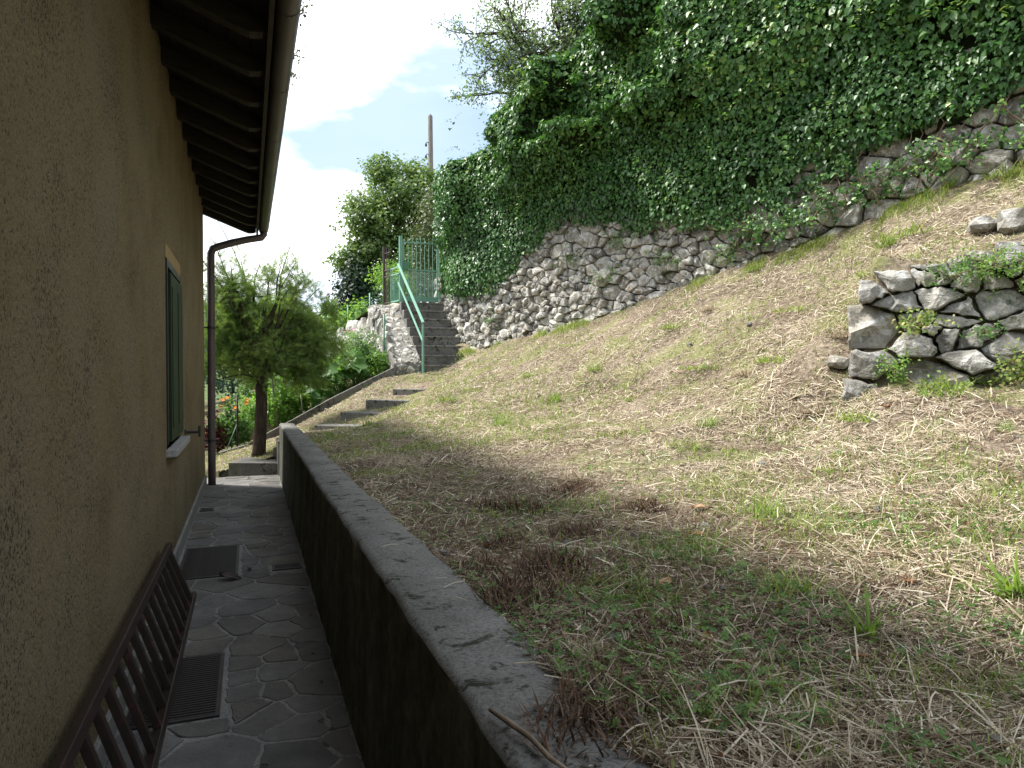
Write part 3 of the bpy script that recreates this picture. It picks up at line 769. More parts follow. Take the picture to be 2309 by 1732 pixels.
# leaning slatted rail
rail = thing('leaning_railing', 'dark brown slatted railing with peeling paint leaning against the house wall', 'railing', (-.45, 3.4, 0))
def rail_pt(y, k):                          # k=0 bottom, 1 top
    b = Vector((-.372, y, .035)); t = Vector((-.512, y, .405 + (5.3 - y) * .018))
    return b + (t - b) * k
upv = (rail_pt(3, 1) - rail_pt(3, 0)).normalized()
nrm = Vector((upv.z, 0, -upv.x))
local(MB().bar(rail_pt(5.34, 1), rail_pt(1.2, 1), .042, .036, nrm).build('top_rail', M['brown_paint'], bevel=.004), rail)
local(MB().bar(rail_pt(5.40, 0), rail_pt(1.2, 0), .036, .042, nrm).build('bottom_rail', M['brown_paint'], bevel=.004), rail)
yy = 5.24
while yy > 1.3:
    a, b = rail_pt(yy, .045), rail_pt(yy, .955)
    local(MB().bar(a, b, .030, .036, (0, 1, 0)).build('slat', M['brown_paint'], bevel=.002), rail)
    yy -= .205
o = MB().tube([rail_pt(4.95, .78) + Vector((-.01, 0, 0)), rail_pt(4.83, .5) + Vector((-.03, 0, 0)), rail_pt(4.6, .1) + Vector((-.05, 0, 0))], .014, 6).build('loose_slat', M['brown_paint']); local(o, rail)

# ------------------------------------------------------------------ low retaining wall
rw = thing('low_retaining_wall', 'low concrete retaining wall with algae dark face and mossy top along the path', 'wall', (.55, 5, 0))
ys = np.r_[np.arange(-2.8, 11.25, .12), 11.25]
def rw_top(y): return float(np.interp(y, [-3, 1, 2.6, 5, 11.3], [.875, .865, .85, .812, .80]))
def rw_l(y): return float(np.interp(y, [-3, 1, 4, 11.3], [.465, .462, .455, .435]))
def rw_r(y): return float(np.interp(y, [-3, 1, 4, 9, 11.3], [.735, .725, .715, .67, .64]))
body = MB(); capm = MB()
rng = np.random.RandomState(4)
rowv = []
for y in ys:
    L_, T_, R_ = rw_l(y), rw_top(y), rw_r(y)
    j = rng.normal(size=4) * .0035
    rowv.append([(.425 + j[0], y, -.05), (.43 + (L_ - .43) * .5 + j[1], y, T_ * .5), (L_ + j[2], y, T_ - .055), (L_ - .003 + j[3], y, T_ - .018 + j[1]), (L_ + .016 + abs(j[2]) * 2, y, T_ + j[0] * .6),
                 ((L_ + R_) / 2, y, T_ + .004 + j[3]), (R_ - .01, y, T_ + j[1]), (R_, y, T_ - .02), (R_, y, .1)])
n = len(rowv[0])
for r in rowv: body.v += r
fm = []
for i in range(len(rowv) - 1):
    for k in range(n - 1):
        body.f.append((i*n+k, i*n+k+1, (i+1)*n+k+1, (i+1)*n+k)); fm.append(1 if k >= 3 else 0)
body.f.append(tuple((len(rowv)-1)*n + k for k in range(n))); fm.append(0)
body.f.append(tuple(k for k in range(n))[::-1]); fm.append(0)
me = body.mesh('wall_body', True); me.materials.append(M['algae']); me.materials.append(M['concrete_top'])
me.polygons.foreach_set('material_index', fm)
local(obj('wall_body', me), rw)

# first step of the path, and the next one round the wall end
def slab(name, pts, z0, z1, mat, label, parent=None, group=None, cat='step', bev=.012):
    n = len(pts); mb = MB()
    a = sum(pts[i][0]*pts[(i+1) % n][1]-pts[(i+1) % n][0]*pts[i][1] for i in range(n))
    if a < 0: pts = pts[::-1]
    mb.add([(x, y, z0) for x, y in pts] + [(x, y, z1) for x, y in pts], [tuple(range(n))[::-1], tuple(range(n, 2*n))] + [(i, (i+1) % n, n+(i+1) % n, n+i) for i in range(n)])
    o = mb.build(name, mat, parent, bevel=bev)
    if parent is None: tag(o, label, cat, group)
    return o
slab('concrete_step', [(-.30, 11.78), (.43, 11.47), (.43, 12.45), (-.02, 12.5)], -.1, .175, M['step_concrete'], 'first concrete step where the paved path ends near the juniper')
slab('concrete_step', [(.36, 12.0), (.80, 11.75), (1.05, 12.1), (.6, 12.45)], .05, .36, M['step_concrete'], 'concrete step tucked behind the end of the low wall')
slab('step_edging', [(.415, 11.35), (.455, 11.35), (.455, 12.0), (.415, 12.0)], -.1, .52, M['step_concrete'], 'upright concrete edging at the end of the low wall', cat='edging')
# four free-standing steps climbing the grass
for (x, y, z, lab) in ((.94, 11.30, .755, 'lowest free concrete step in the grass just past the low wall end'),
                       (1.42, 12.0, .905, 'second free concrete step climbing the grass towards the stairs'),
                       (1.93, 12.6, 1.075, 'third free concrete step climbing the grass towards the stairs'),
                       (2.50, 13.1, 1.255, 'topmost free concrete step in the grass below the stair foot')):
    d = Vector((.63, .77)); p = Vector((.80, -.60)); o_ = Vector((x, y))
    pts = [tuple(o_), tuple(o_ + p * .82), tuple(o_ + p * .82 + d * .36), tuple(o_ + d * .36)]
    slab('concrete_step', pts, z - .30, z, M['concrete'], lab)

# ------------------------------------------------------------------ the staircase with stone cheek
st = thing('staircase', 'straight concrete staircase climbing to the green gate beside the stone wall', 'staircase', (3.7, 14.5, 1.4))
SX0, SX1 = 3.25, 4.22
for i in range(9):
    y0 = 13.80 + .29 * (i - 1); z1 = 1.50 + .205 * i
    if i == 0: y0 = 13.50
    o = MB().box((SX0 - (.02 if i else 0), y0, z1 - .30), (SX1 + .1, y0 + (.30 + .03 if i else .31), z1 - .035)).build('riser', M['step_concrete']); local(o, st)
    o2 = MB().box((SX0 - (.02 if i else 0), y0 - .018, z1 - .034), (SX1 + .1, y0 + .325, z1)).build('tread', M['concrete'], bevel=.006); local(o2, st)
o = MB().box((SX0 - .02, 16.15, 2.6), (SX1 + .6, 19.5, 3.135)).build('landing', M['concrete']); local(o, st)

def masonry(parent, to3, dom, rad, inside, core_mat, mat, seed, stretch=1.5, gap=.01, depth=.12, rough=.018, limit=300, npts=11, front=(.0, .04), tries=6000, top=None, left=None, mult=(.5, .65, .8, 1.0, 1.3, 1.9)):
    rng = np.random.RandomState(seed)
    P, r_ = poisson(tries, dom, lambda p: rad(p) * rng.choice(mult), rng, inside)
    W = (r_ * .5) ** 2 * .8
    cl = cells(P, W, lambda p: [(p[0]-1.1, p[1]-1.1), (p[0]+1.1, p[1]-1.1), (p[0]+1.1, p[1]+1.1), (p[0]-1.1, p[1]+1.1)], stretch)
    items = []
    for i, poly in enumerate(cl):
        if poly is None: continue
        mx = rad(P[i]) * 1.5
        poly = [(min(max(a, P[i][0]-mx), P[i][0]+mx), min(max(b, P[i][1]-mx), P[i][1]+mx)) for a, b in poly]
        if top is not None: poly = clip_poly(poly, 0, 1, top(P[i][0]))
        if left is not None and len(poly) >= 3: poly = clip_poly(poly, -1, 0, -left - rng.uniform(-.05, .05))
        if len(poly) < 3: continue
        poly = inset(poly, gap * rng.uniform(.6, 1.8))
        if poly is None or len(poly) < 3: continue
        items.append((P[i], poly, r_[i]))
    def far_of(it):
        q = to3(np.array([it[0][0]]), np.array([it[0][1]]), np.array([0.0]))[0]
        return np.linalg.norm(q - np.array([0, 0, CAM_Z])) / it[2]
    items.sort(key=far_of)
    restV, restF, restR = [], [], []
    b = 0
    for k, (p, poly, rr) in enumerate(items):
        V, F = stone_mesh('stone', poly, depth, rng.uniform(*front), rng, npts, rough * min(2, rr / .25) ** .8, to3)
        if k < limit:
            me = stone_me('stone', V, F, rng.rand())
            o = obj('stone', me, mat); o.parent = parent; o.matrix_parent_inverse = Matrix.Translation(parent.location).inverted()
        else:
            restV += [tuple(v) for v in V]; restR += [rng.rand()] * len(V); restF += [tuple(i + b for i in f) for f in F]; b += len(V)
    if restV:
        me = stone_me('small_stonework', restV, restF, restR)
        o = obj('small_stonework', me, mat, kind='stuff'); o.parent = parent; o.matrix_parent_inverse = Matrix.Translation(parent.location).inverted()
    return items

# cheek: mortared stone front and left side
ck = MB()
def cheek_top(y): return 1.50 + .205 * max(0, (y - 13.62) / .29)
prof = [(13.78, 1.2), (13.78, 1.72), (16.3, 3.10), (16.9, 3.10), (16.9, 1.2)]
vs = [(2.66, y, z) for y, z in prof] + [(SX0 - .021, y, z) for y, z in prof]; m_ = len(prof)
ck.add(vs, [tuple(range(m_)), tuple(range(m_, 2*m_))[::-1]] + [(i, m_+i, m_+(i+1) % m_, (i+1) % m_) for i in range(m_)])
cheek = local(ck.build('stone_cheek', M['pier_mortar']), st)
class _P:  # stones become sub-parts of the cheek
    pass
rngc = np.random.RandomState(31)
def piece_wall(parent, to3, dom, rad, inside, seed, n_try, mat, depth=.06, front=(.015, .05), gap=.008, npts=9):
    rng = np.random.RandomState(seed)
    P, r_ = poisson(n_try, dom, lambda p: rad * rng.choice([.7, .9, 1, 1.3]), rng, inside)
    cl = cells(P, (r_ * .5) ** 2 * .7, lambda p: [(p[0]-.3, p[1]-.3), (p[0]+.3, p[1]-.3), (p[0]+.3, p[1]+.3), (p[0]-.3, p[1]+.3)], 1.1)
    for p, poly in zip(P, cl):
        if poly is None: continue
        poly = [(min(max(a, dom[0][0]), dom[0][1]), min(max(b, dom[1][0]), dom[1][1])) for a, b in poly]
        poly = inset(poly, gap * rng.uniform(.8, 2.2))
        if poly is None or len(poly) < 3: continue
        V, F = stone_mesh('stone', poly, depth, rng.uniform(*front), rng, npts, .012, to3)
        me = stone_me('stone', V, F, rng.rand())
        o = obj('stone', me, mat); o.parent = parent
        o.matrix_parent_inverse = Matrix.Translation(st.location).inverted() @ Matrix.Identity(4) if parent is not cheek else Matrix.Identity(4)
# front face (plane y = 13.78): coordinates (x, z)
piece_wall(cheek, lambda a, b, o: np.c_[a, np.full(len(a), 13.78) - o, b], ((2.67, 3.22), (1.30, 1.72)), .15, lambda p: True, 5, 500, M['wall_stone'])
# sloped top
def slope3(a, b, o):
    t = (b - 13.78) / (16.3 - 13.78); return np.c_[a, b - o * .48, 1.72 + t * 1.38 + o * .88]
piece_wall(cheek, slope3, ((2.67, 3.22), (13.79, 16.28)), .17, lambda p: True, 6, 900, M['wall_stone'])
piece_wall(cheek, lambda a, b, o: np.c_[np.full(len(a), 2.66) - o, a, b], ((13.8, 16.8), (1.3, 3.05)), .2, lambda p: p[1] < 1.6 + (p[0] - 13.8) * .53, 8, 900, M['wall_stone'])

# ------------------------------------------------------------------ tall stone wall
IVY_LOW = np.array([(-.5, 3.55), (.58, 3.47), (1.2, 3.3), (1.87, 3.16), (2.78, 3.14), (3.56, 3.34), (3.96, 3.70), (4.54, 3.89), (4.82, 4.17), (5.41, 4.12), (5.93, 4.12), (6.93, 3.81), (7.46, 3.76), (8.1, 3.70), (8.75, 3.68), (9.29, 3.84), (9.91, 4.12), (10.24, 4.18), (10.73, 4.12), (11.18, 4.12), (11.52, 4.25), (11.85, 4.3), (13, 4.5), (16, 5)])
BASE = np.array([(-.5, 1.9), (0, 2.0), (1.48, 2.0), (2.95, 2.08), (4.01, 2.22), (5.28, 2.38), (6.38, 2.6), (7.26, 2.8), (8.05, 3.0), (8.75, 3.1), (9.39, 3.22), (9.97, 3.38), (10.49, 3.52), (10.97, 3.58), (11.86, 3.68), (16, 4.0)])
IVY_TOP = np.array([(-.5, 5.2), (.3, 5.4), (.9, 5.95), (2.09, 5.85), (2.95, 5.9), (3.63, 6.0), (4.3, 6.2), (4.9, 6.5), (5.5, 6.85), (6.1, 7.15), (6.8, 7.4), (16, 8.2)])
def ivy_low(s): return np.interp(s, IVY_LOW[:, 0], IVY_LOW[:, 1])
def base_z(s): return np.interp(s, BASE[:, 0], BASE[:, 1])
def ivy_top(s): return np.interp(s, IVY_TOP[:, 0], IVY_TOP[:, 1])
tall = thing('stone_wall', 'tall rubble stone retaining wall with pale lichened stones under the ivy', 'wall', (5.5, 10.5, 2.4))
ss = np.linspace(-.3, 15.2, 90)
zz = np.linspace(0, 1, 16)
V = []; 
for s in ss:
    zt = float(ivy_top(s)) - .25
    zb = float(base_z(s)) - .6
    for k in zz: V.append(wall_xyz([s], zb + (zt - zb) * k, -.115)[0])
    V.append(wall_xyz([s], zt, -1.6)[0])
V = np.array(V); nn = 17
I = np.arange(len(V)).reshape(len(ss), nn)
q = np.stack([I[:-1, :-1], I[1:, :-1], I[1:, 1:], I[:-1, 1:]], -1).reshape(-1, 4)
local(obj('wall_core', big_mesh('wall_core', V, q), M['earth_joint']), tall)
def tall_rad(p):
    s = p[0]
    base = np.interp(s, [0, 3, 4.5, 6, 8, 9.5, 11, 13], [.135, .14, .16, .19, .20, .24, .36, .45])
    return float(base)
masonry(tall, lambda a, b, o: wall_xyz(a, b, o), ((-.15, 13.6), (1.7, 5.2)), tall_rad,
        lambda p: base_z(p[0]) - .22 < p[1] < ivy_low(p[0]) + .32 + (.35 if p[0] > 9 else 0), None, M['wall_stone'], 12, 1.55, .005, .24, .014, 300, 13, (-.045, .07), 16000, mult=(.38, .5, .7, .95, 1.3, 2.0))

# ------------------------------------------------------------------ dry-stone terrace wall on the right
def dry3(a, b, o):
    a = np.asarray(a); b = np.asarray(b)
    lean = -(b - 1.4) * .16                     # leans back into the bank
    q_ = A_ + dd * a[:, None] + dn * (np.asarray(o) + lean)[:, None]
    return np.c_[q_, b]
DRY_TOP = [(-.2, 2.2), (.0, 2.30), (.25, 2.36), (.5, 2.44), (.9, 2.52), (1.5, 2.58), (3, 2.7)]
def dry_top(s): return float(np.interp(s, [a for a, b in DRY_TOP], [b for a, b in DRY_TOP]))
dry = thing('dry_stone_wall', 'small grey dry stone terrace wall of large stones set in the grassy bank', 'wall', (5, 3.3, 1.4))
V = []
ss = np.linspace(-.02, 2.8, 30)
for s in ss:
    for k in np.linspace(0, 1, 8): V.append(dry3(np.array([s]), np.array([1.1 + (dry_top(s) - .12 - 1.1) * k]), np.array([-.16]))[0])
    p = dry3(np.array([s]), np.array([dry_top(s) - .12]), np.array([-.6]))[0]; V.append(p)
V = np.array(V); I = np.arange(len(V)).reshape(len(ss), 9)
q = np.stack([I[:-1, :-1], I[1:, :-1], I[1:, 1:], I[:-1, 1:]], -1).reshape(-1, 4)
local(obj('wall_core', big_mesh('dry_core', V, q), M['earth_joint']), dry)
masonry(dry, dry3, ((-.16, 2.8), (1.2, 2.75)), lambda p: .27 + .20 * max(0, 1.9 - p[1]),
        lambda p: p[1] < dry_top(p[0]) - .05 and p[0] > (.0 if p[1] > 2.2 else -.14), None, M['dry_stone'], 44, 1.8, .007, .28, .018, 300, 22, (-.05, .09), 9000, lambda a: dry_top(a) + .03 * math.sin(a * 9), -.15, (.32, .5, .8, 1.0, 1.3, 1.75))

# loose stones: built one by one
def loose_stone(name, loc, size, seed, mat, label, group=None, cat='stone', flat=.6):
    rng = np.random.RandomState(seed)
    bm = bmesh.new(); bmesh.ops.create_icosphere(bm, subdivisions=2, radius=1)
    off = Vector(rng.normal(size=3) * 10); sc = Vector((1, rng.uniform(.6, .9), flat * rng.uniform(.8, 1.2)))
    for v in bm.verts:
        d = v.co.normalized(); f = .78 + .28 * mnoise.noise(d * 1.3 + off) + .10 * mnoise.noise(d * 4 + off)
        m = max(abs(d.x), abs(d.y), abs(d.z)); f *= (.7 + .3 / m * .8)
        v.co = Vector((d.x * sc.x, d.y * sc.y, d.z * sc.z)) * f * size
    me = bpy.data.meshes.new(name); bm.to_mesh(me); bm.free()
    a = me.attributes.new('rnd', 'FLOAT', 'POINT'); a.data.foreach_set('value', [rng.rand()] * len(me.vertices))
    o = obj(name, me, mat); o.location = loc; o.rotation_euler = (0, 0, rng.uniform(0, 6.28))
    return tag(o, label, cat, group)
def on_ground(x, y, dz=0): return (x, y, gz(x, y) + dz)
# ------------------------------------------------------------------ camera rays through image pixels, giving where a thing stands on the ground
_f = np.array(_fw); _r = np.array([math.cos(YAW), -math.sin(YAW), 0]); _u = np.cross(_r, _f)
def spot(u, v):
    """first point of the lawn along the camera ray through an image pixel"""
    d = _f + _r * (u - 1154.5) / 1600 - _u * (v - 866) / 1600
    t = np.arange(.9, 16, .01); p = np.array([0, 0, CAM_Z]) + d[None] * t[:, None]
    k = np.argmax((p[:, 2] < ground(p[:, 0], p[:, 1])) & (p[:, 0] > .55))
    return p[k]

# ------------------------------------------------------------------ ivy
def ivy_off(s, z):
    s, z = np.asarray(s, float), np.asarray(z, float)
    lo, hi = ivy_low(s), ivy_top(s)
    h = np.clip((z - lo) / np.maximum(hi - lo, .1), 0, 1)
    start = np.interp(s, [0, 2, 4, 6, 8, 12, 16], [3.9, 4.0, 4.5, 4.6, 4.8, 5.1, 5.4])
    amp = np.clip((z - start) / 1.0, 0, 1); amp = amp * amp * (3 - 2 * amp) * np.interp(s, [0, 5.5, 7.5, 9.5, 12], [1, 1, .55, .22, .2])
    f = .6 * fnoise(s * 1.0 + 4, z * 1.15, 1.5, 41) + .4 * fnoise(s + 9, z * 1.3, .75, 43); lump = np.clip((f - .42) / .12, 0, 1); lump = lump * lump * (3 - 2 * lump)
    f2 = fnoise(s, z, .55, 77)
    o = .07 + .16 * np.clip(h * 6, 0, 1) + (fnoise(s, z, .9, 55) - .3) * .16 + amp * (.22 + 1.0 * lump) + (f2 - .5) * (.10 + .22 * amp)
    o = o + .35 * np.exp(-((s - 1.9) / .7) ** 2) * np.exp(-((z - 3.5) / .5) ** 2)
    end = np.interp(s, [.3, .9, 2.2, 4.0, 5.5, 6.8], [.12, .30, .40, .55, .78, 1.0])
    return o * end
def ivy_point(s, z, k=1.0, extra=0.0):
    o = ivy_off(s, z) * k + extra
    return wall_xyz(s, z, o)
def ivy_normal(s, z):
    e = .05
    os_ = (ivy_off(s + e, z) - ivy_off(s - e, z)) / (2 * e); oz = (ivy_off(s, z + e) - ivy_off(s, z - e)) / (2 * e)
    p, d, n = wall_at(s)
    N = np.c_[n * NSIGN, np.zeros(len(s))] - np.c_[d, np.zeros(len(s))] * os_[:, None] - np.array([0, 0, 1.0]) * oz[:, None]
    return unit(N)
rng = np.random.RandomState(90)
NI = 128000
s = rng.uniform(.58, 14.2, NI); z = rng.uniform(3.0, 8.3, NI)
lowj = ivy_low(s) + (fnoise(s, z, .35, 15) - .5) * .5 + rng.normal(size=NI) * .05
keep = (z > lowj) & (z < ivy_top(s)) & ~((s > 9.2) & (z < ivy_low(s) + .25) & (fnoise(s, z, .5, 66) < .5)) & ~((s > 8.2) & (fnoise(s, z, .4, 67) < .22))
# nothing shows much above the top of the frame
dist = np.linalg.norm(wall_xyz(s, z, 0)[:, :2], axis=1)
keep &= (z < CAM_Z + .62 * dist)
keep &= ~((s > 3.2) & (s < 11) & (fnoise(s, z, .22, 19) < .17))
s, z = s[keep], z[keep]
deep = rng.rand(len(s)) ** 2 * .16
P1 = ivy_point(s, z, 1.0, -deep + (rng.rand(len(s)) < .06) * rng.uniform(.03, .16, len(s)))
N1 = ivy_normal(s, z)
# the roll over the top
nt = 15000
st_ = rng.uniform(.4, 9, nt); back = rng.rand(nt) ** 1.4 * 1.6
o0 = ivy_off(st_, ivy_top(st_))
zt = ivy_top(st_) + np.sin(np.clip(back / 1.0, 0, 1.57)) * .35 + (fnoise(st_, back, .6, 8) - .45) * .55 - np.clip(back - .9, 0, 2) * .4 + rng.normal(size=nt) * .05
P2 = wall_xyz(st_, zt, o0 - back); N2 = unit(wall_normal(st_) * .4 + np.array([0, 0, 1.0]))
# the left end, rounding back
ne = 5000
ze = rng.uniform(3.35, 6.25, ne); be = rng.rand(ne) * 1.0
P3 = wall_xyz(np.full(ne, .62), ze, .10 - be) ; P3[:, :2] += (wall_at([.45])[1][0] * -1)[None] * ((.06 * np.sin(be * 3.0) + (fnoise(ze, be, .5, 3) - .5) * .22))[:, None]
N3 = unit(np.tile(np.r_[-wall_at([.45])[1][0], .3], (ne, 1)))
# trailing shoots that hang clear of the mass
sh_p = []; sh_n = []
for k in range(130):
    a_s = rng.uniform(2.5, 12.5); a_z = rng.uniform(4.3, 6.8); q0 = ivy_point(np.array([a_s]), np.array([a_z]), 1.0, .05)[0]; nn_ = wall_normal([a_s])[0]
    v_ = nn_ * rng.uniform(.25, .7) + np.array([0, 0, rng.uniform(-.6, .25)]) + rng.normal(size=3) * .25
    for j in range(rng.randint(7, 15)):
        q0 = q0 + v_ * .055; v_ = v_ * .96 + np.array([0, 0, -.07]) + rng.normal(size=3) * .06
        sh_p.append(q0 + rng.normal(size=3) * .018); sh_n.append(nn_ * .5 + np.array([0, 0, .8]))
P4 = np.array(sh_p); N4 = unit(np.array(sh_n))
P = np.vstack([P1, P2, P3, P4]); N = np.vstack([N1, N2, N3, N4])
N = unit(N + np.array([0, 0, .42]) + np.random.RandomState(3).normal(size=N.shape) * .38)
down = np.tile(np.array([0, 0, -1.0]), (len(P), 1)) + rng.normal(size=P.shape) * .45
Y = unit(down - N * np.sum(down * N, 1, keepdims=True)); X = np.cross(Y, N)
T_IVY = np.array([(0, -.12, .02), (-.46, -.02, .09), (-.36, .40, .10), (0, .95, -.08), (.36, .40, .10), (.46, -.02, .09), (0, .25, 0)])
F_IVY = np.array([(6, 0, 1), (6, 1, 2), (6, 2, 3), (6, 3, 4), (6, 4, 5), (6, 5, 0)])
S = np.clip(np.exp(rng.normal(size=len(P)) * .30) * .050, .026, .085) * np.where(P[:, 2] > 5.3, 1.12, .95)
hsh = np.clip(rng.beta(2.2, 2.6, len(P)) * .9 + (P[:, 2] > 5.2) * .10 + (fnoise(P[:, 0] * 2, P[:, 2] * 2 + P[:, 1], .8, 7) - .5) * .5, 0, 1)
hsh[-len(P4):] = np.clip(hsh[-len(P4):] + .3, 0, 1); S[-len(P4):] *= .85
ivy = thing('ivy', 'dense dark green ivy curtain hanging over the tall stone wall', 'ivy', (6, 10, 3))
dcam = np.linalg.norm(P - np.array([0, 0, CAM_Z]), axis=1)
near = np.argsort(dcam + 100 * (P[:, 2] > CAM_Z + .52 * dcam))[:2400]
pick = rng.permutation(near)[:300]
mask = np.ones(len(P), bool); mask[pick] = False
V, F, r = instance(T_IVY, F_IVY, P[mask], X[mask], Y[mask], N[mask], S[mask], hsh[mask])
local(obj('ivy_foliage', big_mesh('ivy_foliage', V, F, {'rnd': r}), M['ivy'], kind='stuff'), ivy)
lm = []
for rv in (.2, .45, .6, .8):
    me = big_mesh('leaf', T_IVY, F_IVY, {'rnd': np.full(len(T_IVY), rv)}); me.materials.append(M['ivy']); lm.append(me)
for i in pick:
    o = bpy.data.objects.new('leaf', lm[int(hsh[i] * 3.99)]); COL.objects.link(o)
    m = Matrix(((X[i][0]*S[i], Y[i][0]*S[i], N[i][0]*S[i], P[i][0]), (X[i][1]*S[i], Y[i][1]*S[i], N[i][1]*S[i], P[i][1]), (X[i][2]*S[i], Y[i][2]*S[i], N[i][2]*S[i], P[i][2]), (0, 0, 0, 1)))
    o.parent = ivy; o.matrix_parent_inverse = Matrix.Translation(ivy.location).inverted(); o.matrix_basis = m
# dark sheet blocking see-through behind the leaves, stands for stems and shaded depth
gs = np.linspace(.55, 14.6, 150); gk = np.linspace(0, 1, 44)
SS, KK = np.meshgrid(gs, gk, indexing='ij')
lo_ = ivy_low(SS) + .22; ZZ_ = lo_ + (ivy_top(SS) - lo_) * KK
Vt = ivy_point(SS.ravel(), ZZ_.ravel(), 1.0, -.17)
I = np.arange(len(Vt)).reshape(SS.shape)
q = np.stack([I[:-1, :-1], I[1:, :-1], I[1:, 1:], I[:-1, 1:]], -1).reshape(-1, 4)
local(obj('ivy_backing', big_mesh('ivy_backing', Vt, q, smooth=True), M['ivy_under'], kind='stuff'), ivy)
# woody stems crawling at the bare foot on the right
rngs = np.random.RandomState(17)
for k in range(22):
    s0 = rngs.uniform(8.4, 12.2); z0 = float(base_z(s0)) + rngs.uniform(.05, .3); pts = []; a = rngs.uniform(-.9, .9)
    for j in range(9):
        pts.append(wall_xyz([s0], z0, .06 + .03 * rngs.rand())[0]); s0 += math.sin(a) * .10; z0 += .07 + .04 * rngs.rand(); a += rngs.normal() * .8
    local(MB().tube(pts, list(np.linspace(rngs.uniform(.006, .022), .004, 9) * rngs.uniform(.8, 1.25, 9)), 6).build('ivy_stem', M['stem'], smooth=True), ivy)

# hillside behind and above the wall
hs = np.linspace(-.3, 15.2, 40); V = []
for s_ in hs:
    for k, (bk, up_) in enumerate(((.35, -.35), (1.2, -.15), (3, .1), (8, 1.4), (20, 5), (45, 9))):
        p = wall_xyz([s_], float(ivy_top(s_)) + up_, -bk)[0]; V.append(p)
I = np.arange(len(V)).reshape(len(hs), 6); q = np.stack([I[:-1, :-1], I[:-1, 1:], I[1:, 1:], I[1:, :-1]], -1).reshape(-1, 4)
tag(obj('hillside', big_mesh('hillside', np.array(V), q, smooth=True), M['far_ground']), 'green hillside above the ivy covered wall', 'hillside', kind='structure')

tv = [(2.75, 16.95, 3.08), (9.5, 16.95, 3.08), (9.5, 20, 3.3), (2.4, 20, 2.7), (12, 34, 5.5), (1.0, 34, 3.2)]
tm = MB().add(tv, [(0, 1, 2, 3), (3, 2, 4, 5)]).build('terrace', M['soil'])
tag(tm, 'upper terrace ground behind the gate', 'terrace', kind='structure')

# ------------------------------------------------------------------ trees and shrubs
T_KITE = np.array([(0, 0, 0), (-.30, .42, .06), (0, 1, -.04), (.30, .42, .06)]); F_KITE = np.array([(0, 1, 2, 3)])
def foliage(rng, blobs, clumps, per, leaf, spread=.22, up=.5, rad_pow=.45, droop=0.0):
    """blobs: (centre, radii, weight) -> leaf positions grouped in clumps"""
    w = np.array([b[2] for b in blobs], float); w /= w.sum()
    bi = rng.choice(len(blobs), clumps, p=w)
    C = np.array([b[0] for b in blobs])[bi]; Rr = np.array([b[1] for b in blobs])[bi]
    d = unit(rng.normal(size=(clumps, 3))); rad = rng.rand(clumps, 1) ** rad_pow
    cc = C + d * Rr * rad
    L = np.repeat(np.arange(clumps), per)
    P = cc[L] + rng.normal(size=(len(L), 3)) * spread * np.array([1, 1, .75])
    N = unit(unit((P - C[L]) / Rr[L]) * .7 + np.array([0, 0, up]) + rng.normal(size=P.shape) * .5)
    X, Y, Z = frames(N, rng)
    tone = np.clip(rng.rand(clumps)[L] * .5 + rng.rand(len(L)) * .5, 0, 1)
    return P, X, Y, Z, rng.uniform(.7, 1.3, len(L)) * leaf, tone, cc
def limbs(base, fork, targets, r0, rng, n_side=0, thick=.55):
    """trunk from base to fork and a bent tapering limb to each target"""
    mb = MB(); base, fork = Vector(base), Vector(fork)
    mid = [base.lerp(fork, t) + Vector((rng.normal(), rng.normal(), 0)) * r0 * .14 * (0 < t < 1) for t in (0, .08, .35, .7, 1)]
    mb.tube(mid, [r0 * 1.35, r0 * 1.05, r0 * .95, r0 * .9, r0 * .85], 10)
    for T in targets:
        T = Vector(T); L = (T - fork).length; b = fork + (fork - base).normalized() * L * .35 + Vector(rng.normal(size=3)) * .08 * L
        pts = []; s_ = fork - (fork - base) * .06
        for t in np.linspace(0, 1, 8):
            pts.append(s_ * (1-t)**2 + b * 2*t*(1-t) + T * t*t + Vector(rng.normal(size=3)) * .015 * L * (t > 0))
        ra = r0 * thick * min(1.0, .5 + L * .2)
        mb.tube(pts, list(np.linspace(ra, max(.006, r0 * .06), 8)), 6)
        for q_ in range(n_side):
            i = rng.randint(3, 7); e = pts[i] + Vector(rng.normal(size=3)) * L * .18 + Vector((0, 0, L * .06))
            mb.tube([pts[i], pts[i].lerp(e, .5) + Vector(rng.normal(size=3)) * .02 * L, e], [r0 * .14, r0 * .09, .005], 4)
    return mb
def plant(name, label, cat, base, fork, r0, blobs, clumps, per, leaf, mat, seed, spread=.22, up=.5, ntar=12, group=None, trunk_name='trunk', crown_name='crown', rad_pow=.45, tmpl=None, bark='bark', n_side=1):
    rng = np.random.RandomState(seed)
    t = thing(name, label, cat, base, group)
    P, X, Y, Z, S, tone, cc = foliage(rng, blobs, clumps, per, leaf, spread, up, rad_pow)
    T, F = tmpl or (T_KITE, F_KITE)
    V, F2, r = instance(T, F, P, X, Y, Z, S, tone)
    local(obj(crown_name, big_mesh(crown_name, V, F2, {'rnd': r}), M[mat]), t)
    if fork is not None:
        tg = cc[rng.permutation(len(cc))[:ntar]]
        local(limbs(base, fork, tg, r0, rng, n_side).build(trunk_name, M[bark], smooth=True), t)
    return t
